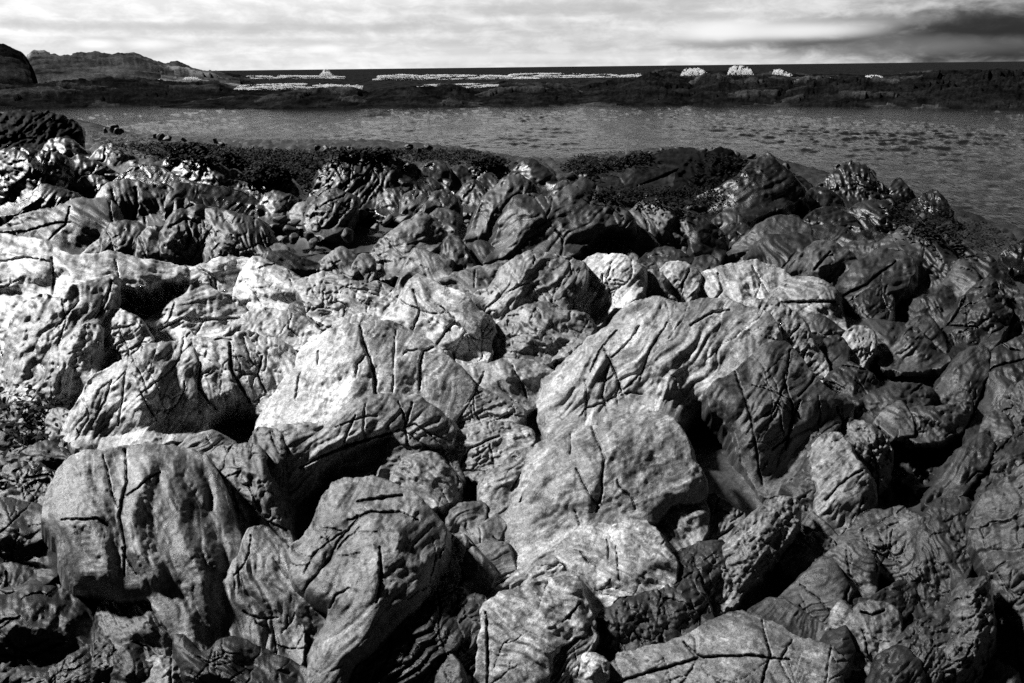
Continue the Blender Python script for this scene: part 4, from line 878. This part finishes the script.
# ------------------------------------------------------------------ seaweed
M_WEED = plain_material('weed', .010, .65, 9.0, .3, .03)
def weed(polys, per, size=.05):
    V = []; F = []
    for poly, n in polys:
        Q = inside_pts(poly, n)
        ci = COMP[((Q[:, 1] - CY0) / 4).round().astype(int), ((Q[:, 0] - CX0) / 4).round().astype(int)]
        D = np.minimum(ci * .997, DG(Q[:, 0], Q[:, 1])); P = EYE + rays(Q[:, 0], Q[:, 1]) * D[:, None]
        for p, d in zip(P, D):
            for _ in range(per):
                c = p + np.array([RNG.normal(0, .10), RNG.normal(0, .10), RNG.uniform(-.01, .02)])
                a = RNG.uniform(0, 6.28); l = size * RNG.uniform(.6, 1.8); w = size * RNG.uniform(.2, .45)
                t = np.array([math.cos(a), math.sin(a), RNG.uniform(-.6, .7)]); s = np.cross(t, [RNG.normal(0, .4), RNG.normal(0, .4), 1]); s /= np.linalg.norm(s)
                mid = c + t * l * .5 + np.array([0, 0, .12 * l]); e = c + t * l
                b = len(V)
                t[2] *= .35
                V += [c - s * w * .4, c + s * w * .4, mid + s * w, mid - s * w, e + s * w * .5, e - s * w * .5]
                F += [(b, b + 1, b + 2, b + 3), (b + 3, b + 2, b + 4, b + 5)]
    o = link_mesh('seaweed', V, F, M_WEED, smooth=False)
    tag(o, kind='stuff')
    return o
tag(weed([('118,146 165,142 240,148 330,152 400,149 470,150 505,160 500,168 440,160 416,160 400,156 345,154 330,158 308,190 290,178 250,180 240,164 200,160 165,158', 1700)], 8, .06), 'black seaweed carpet along the water behind the mottled crag', 'seaweed')
tag(weed([('562,170 575,156 600,152 640,151 648,157 600,168 575,174', 300)], 8, .055), 'black seaweed tuft at the waterline left of the flat tilted slab', 'seaweed')
tag(weed([('595,188 700,186 724,196 700,206 640,202 606,200', 300)], 8, .04), 'dark seaweed filling the hollow below the flat tilted slab', 'seaweed')
tag(weed([('690,160 712,151 736,156 752,168 742,184 712,192 694,184', 70)], 6, .04), 'black seaweed draped over the shoreline mound', 'seaweed')
tag(weed([('880,204 915,200 960,212 1000,232 1016,244 990,250 930,240 900,226', 300)], 7, .035), 'black seaweed along the right waterline', 'seaweed')
tag(weed([('88,126 112,129 150,140 120,147 92,142', 120)], 7, .04), 'dark seaweed on the far left shore', 'seaweed')
tag(weed([('0,392 50,396 62,430 46,450 0,446', 60)], 7, .03), 'dark seaweed in the black hollow at the left edge', 'seaweed')

# ------------------------------------------------------------------ rock pools
def pool(poly, z_at, label):
    P = pts(poly); P = catmull(P, 4)
    D = float(DG(np.array(z_at[0]), np.array(z_at[1]))); zz = (EYE + rays(np.array(z_at[0]), np.array(z_at[1])) * D)[2] + .015
    V = on_plane(P[:, 0], P[:, 1], zz)
    c = V.mean(0)
    V = np.vstack([c[None], V]); n = len(P)
    F = [(0, 1 + i, 1 + (i + 1) % n) for i in range(n)]
    o = link_mesh('tide_pool', V, F, M_POOL, smooth=False)
    tag(o, kind='structure')
M_POOL = plain_material('pool_water', .002, .03, 14.0, .25, .4)

# ------------------------------------------------------------------ water
def water_material(name, scale, strength, dist, base=.015, rough=.08, spec=.3):
    m = bpy.data.materials.new(name); m.use_nodes = True
    N = m.node_tree.nodes; L = m.node_tree.links; bs = N['Principled BSDF']
    bs.inputs['Base Color'].default_value = (base, base, base, 1); bs.inputs['Roughness'].default_value = rough
    bs.inputs['IOR'].default_value = 1.33
    g = N.new('ShaderNodeNewGeometry')
    mp = N.new('ShaderNodeMapping'); mp.inputs['Rotation'].default_value = (0, 0, .25); mp.inputs['Scale'].default_value = (1.5, .45, 1)
    L.new(g.outputs['Position'], mp.inputs['Vector'])
    n1 = N.new('ShaderNodeTexNoise'); n1.inputs['Scale'].default_value = scale; n1.inputs['Detail'].default_value = 5; n1.inputs['Roughness'].default_value = .55; n1.inputs['Distortion'].default_value = .6
    n2 = N.new('ShaderNodeTexNoise'); n2.inputs['Scale'].default_value = scale * .13; n2.inputs['Detail'].default_value = 3
    for n in (n1, n2): L.new(mp.outputs['Vector'], n.inputs['Vector'])
    r = N.new('ShaderNodeMapRange'); L.new(n2.outputs['Fac'], r.inputs['Value'])
    r.inputs['From Min'].default_value = .35; r.inputs['From Max'].default_value = .65; r.inputs['To Min'].default_value = .6; r.inputs['To Max'].default_value = 1.0
    mu = N.new('ShaderNodeMath'); mu.operation = 'MULTIPLY'; L.new(n1.outputs['Fac'], mu.inputs[0]); L.new(r.outputs['Result'], mu.inputs[1])
    bs.inputs['Specular IOR Level'].default_value = spec
    b = N.new('ShaderNodeBump'); b.inputs['Strength'].default_value = strength; b.inputs['Distance'].default_value = dist
    L.new(mu.outputs[0], b.inputs['Height']); L.new(b.outputs['Normal'], bs.inputs['Normal'])
    return m
M_SEA = water_material('sea_water', 5.0, .5, .1, .008, .06, .10)
def quad(name, x0, x1, y0, y1, z, mat):
    o = link_mesh(name, [(x0, y0, z), (x1, y0, z), (x1, y1, z), (x0, y1, z)], [(0, 1, 2, 3)], mat, smooth=False)
    tag(o, kind='structure'); return o
def inlet():
    ys = np.concatenate([np.arange(91.0, 170, .6), np.arange(170, 262, 1.2)]); xs = np.arange(-160, 1190, 1.3)
    PX, PY = np.meshgrid(xs, ys)
    # rows follow the horizon so that they are straight lines on the water
    PY = PY - (PX - 512) * math.tan(ROLL)
    V = on_plane(PX, PY, 0.0); X, Y = V[..., 0], V[..., 1]
    Xr = X * .97 + Y * .22; Yr = Y * .97 - X * .22
    gust = np.clip(.7 + 1.0 * fbm(X / 11, Y / 26, 2, 4), .15, 1.6)
    h = .044 * perlin(Xr / 1.3, Yr / 1.5, 3) + .030 * perlin(Xr / .6, Yr / .6, 4) + .014 * perlin(Xr / .3, Yr / .28, 5)
    calm = np.zeros(PX.shape)
    for cp in ('455,158 470,149 500,147 560,151 605,156 580,168 540,172 500,168', '150,139 200,133 300,135 345,143 300,150 200,146', '690,150 770,149 800,156 760,162 700,158', '0,100 120,97 190,101 260,108 150,112 0,110'):
        calm = np.maximum(calm, sstep(-3, 4, poly_sd(PX + 10 * perlin(PX / 16, PY / 3, 6), PY + 2 * perlin(PX / 16, PY / 3, 7), pts(cp))))
    dist = np.hypot(X, Y); nw = sstep(46, 22, dist)
    hn = .022 * perlin(X / 1.2, Y / .4, 13) + .014 * perlin(X / .6, Y / .19, 14) + .006 * perlin(X / .3, Y / .1, 15)
    h = h * (1 - nw) + hn * nw * .8
    V[..., 2] = .02 + h * gust * WAVE * (1 - .85 * calm)
    o = link_mesh('inlet_water', V.reshape(-1, 3), grid_faces(len(ys), len(xs)), M_SEA)
    tag(o, kind='structure')
inlet()
quad('sea', -30000, 30000, 4, 104, -0.25, M_SEA)
M_OPEN = water_material('open_sea_water', .16, 1.0, 6.0, .012, .4, .0)
quad('open_sea', -30000, 30000, 104, 30000, 0.0, M_OPEN)
M_CALM = water_material('calm_water', 5.0, .12, .05, .02, .1)
def sheet(poly, mat, z=.006):
    P = catmull(pts(poly), 4); V = on_plane(P[:, 0], P[:, 1], z); c = V.mean(0); n = len(P)
    o = link_mesh('shallow_water', np.vstack([c[None], V]), [(0, 1 + i, 1 + (i + 1) % n) for i in range(n)], mat, smooth=False)
    tag(o, kind='structure')
if 0: sheet('150,137 200,134 300,136 360,143 300,150 200,146', M_CALM)
if 0: sheet('455,156 470,148 500,146 560,151 600,157 580,166 540,170 500,166', M_CALM)
if 0: sheet('690,150 770,150 800,156 760,160 700,158', M_CALM)

# ------------------------------------------------------------------ far land: reefs, headland, surf
def ridge(name, sil, d0, d1, d2, mat, tone, rough=.35, z0=-.3, rows=46, step=.8, seed=1, wet=.3, scale=1.0, hump=.7, gaps=0.0, smooth_top=False, taper=0):
    S = pts(sil); S = catmull(S, 4, False) if smooth_top else S; x = np.arange(S[0, 0], S[-1, 0], step); y = np.interp(x, S[:, 0], S[:, 1])
    R_ = rays(x, y); hor = np.hypot(R_[:, 0], R_[:, 1])
    Pt = EYE + R_ * (d1 / hor)[:, None]          # crest
    az = R_[:, :2] / hor[:, None]
    v = np.linspace(0, 1, rows)
    dist = np.where(v < .6, d0 + (d1 - d0) * v / .6, d1 + (d2 - d1) * (v - .6) / .4)
    prof = np.where(v < .6, (v / .6) ** hump, np.cos((v - .6) / .4 * math.pi / 2))
    X = az[:, 0][None] * dist[:, None]; Y = az[:, 1][None] * dist[:, None]
    hh = np.maximum(Pt[:, 2], .15)
    if taper:
        hh = hh * (.35 + .4 * np.sin(math.pi * np.linspace(0.02, .98, len(x))) ** .6)
    if gaps:
        gq = fbm(x / 22, x * 0 + seed, seed, 3, .5); hh = np.where(hh > .15, hh * np.clip(.7 + gaps * gq, .0, 1.15), hh * np.clip(.7 + gaps * gq, 0, 1))
    Z = z0 + (hh[None] - z0) * prof[:, None]
    env = np.sqrt(np.clip(prof, 0, 1))[:, None] * np.minimum(hh, 3)[None] / 2.0
    q = scale
    if smooth_top:
        Z = Z * (1 + .25 * perlin(X / (1.5 * q), Y / (2 * q), seed)); cid = np.zeros(X.shape)
    else:
        nz = .6 * ridged(X / (7 * q), Y / (5 * q), seed, 5, .6) - .5 + .4 * fbm(X / (1.6 * q), Y / (1.6 * q), seed + 7, 4, .65)
        f1, f2, cid = worley(X / (5.5 * q), Y / (2.6 * q), seed + 3)
        Z = Z + env * rough * (nz * .55 + (cid - .6) * .8)
    t = tone * (1 + .9 * fbm(X / (4 * q), Z / (1.2 * q) + Y / (4 * q), seed + 13, 4, .75)) * np.where(cid > .86, 3.5, 1.0)
    V = np.stack([X, Y, Z], -1).reshape(-1, 3)
    org = V.mean(0); org[2] = 0
    return link_mesh(name, V, grid_faces(rows, len(x)), mat, origin=org, attrs={'tone': np.clip(t, .003, .9).ravel(), 'wet': np.full(len(V), wet)})

M_FAR = rock_material('rock_far', 1.6, bump=.7, spec=0.0)
M_FOAM = plain_material('foam', .9, .9, 3.0, .3, .2)
_n = M_FOAM.node_tree; _tr = _n.nodes.new('ShaderNodeBsdfTranslucent'); _tr.inputs['Color'].default_value = (.95, .95, .95, 1)
_mx = _n.nodes.new('ShaderNodeMixShader'); _mx.inputs[0].default_value = .5
_n.links.new(_n.nodes['Principled BSDF'].outputs[0], _mx.inputs[1]); _n.links.new(_tr.outputs[0], _mx.inputs[2]); _n.links.new(_mx.outputs[0], _n.nodes['Material Output'].inputs[0])
M_FOAM.node_tree.nodes['Map Range'].inputs['To Min'].default_value = .75
M_FOAM.node_tree.nodes['Map Range'].inputs['To Max'].default_value = .95

REEF = [
 ('160,106.5 180,104.5 195,101.5 212,99.5 225,97.5 250,95 275,93 282,103', 80, 86, 92, 'low dark tip of the reef pointing left into the inlet'),
 ('270,104 278,95 300,91 330,90 356,88 372,95 385,103', 75, 83, 92, 'dark reef section just right of its low tip'),
 ('368,103 376,92 400,89 430,87 450,86 470,90 488,103', 71, 84, 96, 'ragged dark reef section left of centre'),
 ('470,103 480,90 500,86 530,85 560,86 580,90 592,103', 71, 86, 100, 'dark reef section in the centre below the surf'),
 ('572,104 580,88 600,84 630,80 650,76 668,80 690,84 706,103', 71, 88, 104, 'high mottled reef section right of centre'),
 ('684,104 690,84 705,78 720,77 735,80 760,79 790,82 804,103', 71, 88, 104, 'dark reef section beneath the tall spray'),
 ('782,104 790,84 810,79 840,79 860,78 880,80 900,82 914,103', 70, 88, 104, 'reef section right of the tall spray'),
 ('892,104 900,82 930,78 950,73 970,74 990,73 1010,74 1040,76 1080,80 1120,104', 70, 88, 106, 'thick dark reef section at the right edge'),
]
for k, (sil, a, b, c, lab) in enumerate(REEF):
    _q = sil.split(); _x0 = float(_q[0].split(',')[0]); _x1 = float(_q[-1].split(',')[0])
    if k > 0: sil = '%g,104.5 %g,101 ' % (_x0 - 46, _x0 - 22) + ' '.join(_q[1:])
    if k < 7: sil = ' '.join(sil.split()[:-1]) + ' %g,101 %g,104.5' % (_x1 + 20, _x1 + 44)
    o = ridge('reef', sil, a, b, c, M_FAR, .007, .8, seed=900 + k * 17, scale=.8, wet=.05)
    tag(o, lab, 'reef')
BACKREEF = [
 ('480,84 500,82 520,83 545,82 560,84', 118, 124, 130, 'thin dark reef behind the main reef in the centre'),
 ('-40,92 0,84 40,82 80,81 130,80 170,82 215,81 230,86 250,88', 92, 112, 125, 'broad dark reef on the left between inlet and headland'),
 ('225,92 240,87 280,86 300,88 330,86 350,88 372,92', 96, 108, 118, 'low dark reef behind the tip of the main reef'),
 ('640,78 655,72 670,70 700,73 730,71 750,74 770,73 800,76 830,75 880,76 910,74 950,71 1000,72 1060,74 1100,80', 125, 140, 155, 'long dark rear reef at the right under the horizon'),
 ('205,76 215,73 235,74 250,77', 230, 240, 250, 'small dark skerry off the end of the headland'),
]
for k, (sil, a, b, c, lab) in enumerate(BACKREEF):
    o = ridge('reef', sil, a, b, c, M_FAR, .006, .7, seed=1300 + k * 17, scale=1.0, wet=.05)
    tag(o, lab, 'reef')
o = ridge('headland', '22,80 28,58 32,54 45,53 60,56 75,54 100,55 120,53 135,53 150,58 165,64 178,62 186,66 200,70 215,72 240,78', 190, 235, 300, M_FAR, .035, 1.4, seed=1500, scale=3.2, wet=.1, hump=.55)
tag(o, kind='structure')
o = ridge('headland', '-70,60 -20,46 0,45 10,47 20,52 27,58 33,68 38,82', 130, 150, 180, M_FAR, .004, .9, seed=1600, scale=2.0, wet=.3, hump=.5)
tag(o, kind='structure')
o = ridge('skerry', '362,112 368,110.5 380,110 388,110.6 392,112', 62, 62.8, 63.6, M_FAR, .05, .2, seed=1700, z0=-.05, scale=.4)
tag(o, 'tiny low rock just awash in the middle of the inlet', 'reef')


def foam(name, poly, d, n, size, label, cat, seed, plume=False):
    """a drift of froth: many small lumps of foam thrown up in one breaker or plume"""
    rs = np.random.default_rng(seed); n = int(n * 13)
    P = pts(poly); lo, hi = P.min(0), P.max(0); Q = []
    while len(Q) < n:
        q = lo + rs.random((4000, 2)) * (hi - lo)
        sd = poly_sd(q[:, 0], q[:, 1], P)
        dens = .25 + 1.7 * fbm(q[:, 0] / 20, q[:, 1] / 1.6, seed, 5, .65)
        dens = dens * np.clip(sd / 1.1, .08, 1)
        if plume: dens = np.clip(sd / 2.4, 0, 1) * (.7 + 1.6 * fbm(q[:, 0] / 4, q[:, 1] / 5, seed, 3, .6)) + .04
        Q += list(q[(sd > 0) & (rs.random(len(q)) < dens)])
    Q = np.array(Q[:n]); r = rays(Q[:, 0], Q[:, 1]); hor = np.hypot(r[:, 0], r[:, 1])
    dd = d + rs.normal(0, 1.6, n); C = EYE + r * (dd / hor)[:, None]
    C[:, 2] = np.maximum(C[:, 2], .02)
    oc = np.array([[1, 0, 0], [-1, 0, 0], [0, 1, 0], [0, -1, 0], [0, 0, 1], [0, 0, -1]], float)
    fc = np.array([[0, 2, 4], [2, 1, 4], [1, 3, 4], [3, 0, 4], [2, 0, 5], [1, 2, 5], [3, 1, 5], [0, 3, 5]])
    n_ = n; s = size * .28 * d / FPX * rs.uniform(.5, 1.4, (n, 1, 1)) * (np.array([1.0, 1.0, 1.0]) if plume else np.array([2.6, 1.2, .62]))
    V = C[:, None] + oc[None] * s * rs.uniform(.7, 1.3, (n, 6, 1))
    F = (fc[None] + 6 * np.arange(n)[:, None, None]).reshape(-1, 3)
    org = C.mean(0); org[2] = 0
    o = link_mesh(name, V.reshape(-1, 3), F, M_FOAM, origin=org)
    tag(o, label, cat, None, None if plume else 'stuff')
SURF = [
 ('228,79 236,76 290,75 345,76 348,79', 300, 420, .8, 'thin white line of surf behind the low left reef'),
 ('372,80 378,75.5 400,74 450,74.5 500,75 540,78 540,81 450,80.5', 250, 1500, .85, 'long white breaker rolling in left of centre'),
 ('500,80 512,73 560,73 600,74 640,73.5 646,77 600,80 540,80', 262, 1300, .85, 'bright white breaker joining it right of centre'),
 ('232,90 240,85 290,83 340,84 364,85 362,90 300,90', 95, 900, .85, 'white surf washing over the gap behind the reef tip'),
 ('136,84 142,80 160,79 166,82 150,84', 120, 130, .8, 'small white splash on the left reef'),
 ('180,80 186,77 196,77 204,80', 180, 60, .8, 'small white splash at the foot of the headland'),
 ('400,88 430,84 470,83 500,84 520,88', 117, 260, .7, 'white wash between the reefs left of centre'),
 ('790,82 800,78 840,77 890,78 888,82', 122, 70, .6, 'scattered white flecks of foam along the rear reef at the right'),
]
for k, (poly, d, n, sz, lab) in enumerate(SURF):
    foam('breaking_wave', poly, d, n, sz, lab, 'wave', 1800 + k)
SPRAY = [
 ('318,76 322,72 324,68.5 327,68.5 330,72 335,76', 245, 130, .6, 'thin plume of spray on the horizon above the left reef'),
 ('680,76 683,70 688,67 692,68.5 698,67.5 704,70 710,76', 122, 330, .7, 'left and broad burst of white spray above the reef'),
 ('727,75 729,68 734,65.5 739,65 746,66 751,69 754,75', 122, 420, .7, 'tallest bright burst of white spray above the reef'),
 ('772,74 774,69 779,68.5 785,71 793,75 790,77', 122, 190, .65, 'small slanting burst of spray right of the tallest burst'),
 ('862,79 866,75.5 874,74.5 882,76 886,79', 122, 110, .6, 'low faint spray at the right of the rear reef'),
]
for k, (poly, d, n, sz, lab) in enumerate(SPRAY):
    foam('sea_spray', poly, d, n, sz, lab, 'spray', 2000 + k, True)

# ------------------------------------------------------------------ sky, sun, camera
SUN_TO = np.array([-0.66, 0.24, 0.70]); SUN_TO /= np.linalg.norm(SUN_TO)
SUN_EL = math.asin(SUN_TO[2]); SUN_AZ = math.atan2(SUN_TO[0], SUN_TO[1])
wd = bpy.data.worlds.new('World'); SC.world = wd; wd.use_nodes = True
N = wd.node_tree.nodes; L = wd.node_tree.links
bg = N['Background']
sky = N.new('ShaderNodeTexSky'); sky.sky_type = 'NISHITA'; sky.sun_disc = False
sky.sun_elevation = SUN_EL; sky.sun_rotation = SUN_AZ
bw = N.new('ShaderNodeRGBToBW'); L.new(sky.outputs[0], bw.inputs[0])
tc = N.new('ShaderNodeTexCoord'); sp = N.new('ShaderNodeSeparateXYZ'); L.new(tc.outputs['Generated'], sp.inputs[0])
def M(op, a, b=None, c=None):
    n = N.new('ShaderNodeMath'); n.operation = op
    for k, s in enumerate((a, b, c)):
        if s is None: continue
        if hasattr(s, 'links'): L.new(s, n.inputs[k])
        else: n.inputs[k].default_value = s
    return n.outputs[0]
def MR(v, a, b, lo, hi, smooth=True):
    n = N.new('ShaderNodeMapRange'); n.interpolation_type = 'SMOOTHSTEP' if smooth else 'LINEAR'
    L.new(v, n.inputs['Value'])
    for k, s in zip(('From Min', 'From Max', 'To Min', 'To Max'), (a, b, lo, hi)): n.inputs[k].default_value = s
    return n.outputs['Result']
az = M('ARCTAN2', sp.outputs['X'], sp.outputs['Y']); el = M('ARCSINE', sp.outputs['Z'])
def cloudnoise(sa, se, off, detail=6, rough=.55, dist=0.3):
    c = N.new('ShaderNodeCombineXYZ'); L.new(M('MULTIPLY', az, sa), c.inputs[0]); L.new(M('MULTIPLY', el, se), c.inputs[1]); c.inputs[2].default_value = off
    n = N.new('ShaderNodeTexNoise'); n.inputs['Scale'].default_value = 1; n.inputs['Detail'].default_value = detail; n.inputs['Roughness'].default_value = rough; n.inputs['Distortion'].default_value = dist
    L.new(c.outputs[0], n.inputs['Vector']); return n.outputs['Fac']
streak = cloudnoise(3.0, 42, 2.3, 4, .5); puff = cloudnoise(24, 60, 7.1, 8, .62)
# bright overcast near the horizon, unseen sky overhead darkened to deepen contrast
base = M('MULTIPLY', MR(streak, .32, .66, .82, 1.08), MR(puff, .35, .7, .86, 1.1))
def ell(px, py, rx, ry, nzamt=.35):
    d = rays(np.array(float(px)), np.array(float(py)))
    a0 = math.atan2(d[0], d[1]); e0 = math.asin(d[2])
    ux = M('DIVIDE', M('SUBTRACT', az, a0), rx / FPX); uy = M('DIVIDE', M('SUBTRACT', el, e0), ry / FPX)
    q = M('SQRT', M('ADD', M('MULTIPLY', ux, ux), M('MULTIPLY', uy, uy)))
    q = M('ADD', q, M('MULTIPLY', M('SUBTRACT', puff, .5), nzamt * 2.6))
    q = M('ADD', q, M('MULTIPLY', M('SUBTRACT', streak, .5), nzamt * .5))
    return MR(q, .15, 1.25, 1, 0)
def blend(val, mask, target, k):
    return M('ADD', val, M('MULTIPLY', M('MULTIPLY', mask, k), M('SUBTRACT', target, val)))
v = base
for (px, py, rx, ry, tgt, k) in CLOUDS:
    v = blend(v, ell(px, py, rx, ry), tgt, k)
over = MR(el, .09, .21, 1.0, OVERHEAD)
side_back_dim = M('MULTIPLY', MR(az, -.75, .75, 1.12, .8), MR(M('ABSOLUTE', az), .9, 1.7, 1.0, .10))  # unseen sky behind the camera dimmed too, to cut fill light
v = M('MULTIPLY', M('MULTIPLY', v, over), side_back_dim)
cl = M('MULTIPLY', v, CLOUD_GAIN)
mix = M('ADD', M('MULTIPLY', cl, .985), M('MULTIPLY', bw.outputs[0], .015))
cc = N.new('ShaderNodeCombineColor')
for k in range(3): L.new(mix, cc.inputs[k])
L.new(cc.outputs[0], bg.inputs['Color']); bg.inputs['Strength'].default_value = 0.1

sl = bpy.data.lights.new('sun', 'SUN'); sl.energy = SUN_E; sl.angle = math.radians(SUN_ANGLE); sl.color = (1, 1, 1)
so = bpy.data.objects.new('sun', sl); COL.objects.link(so)
from mathutils import Vector, Matrix
so.rotation_euler = Vector(-SUN_TO).to_track_quat('-Z', 'Y').to_euler()
so.location = (-20, 5, 30)

cam = bpy.data.cameras.new('camera'); co = bpy.data.objects.new('camera', cam); COL.objects.link(co)
cam.sensor_width = 36; cam.lens = FPX / W * 36; cam.clip_start = .05; cam.clip_end = 60000
mat = Matrix(((_r[0], _u[0], -_f[0], EYE[0]), (_r[1], _u[1], -_f[1], EYE[1]), (_r[2], _u[2], -_f[2], EYE[2]), (0, 0, 0, 1)))
co.matrix_world = mat
SC.camera = co
SC.view_settings.view_transform = 'Standard'; SC.view_settings.look = 'None'
SC.view_settings.exposure = EXPOSURE; SC.view_settings.gamma = 1; SC.view_settings.use_curve_mapping = False
SC.render.engine = 'CYCLES'
SC.cycles.max_bounces = 4; SC.cycles.diffuse_bounces = 2; SC.cycles.glossy_bounces = 2; SC.cycles.caustics_reflective = False
SC.cycles.use_denoising = False
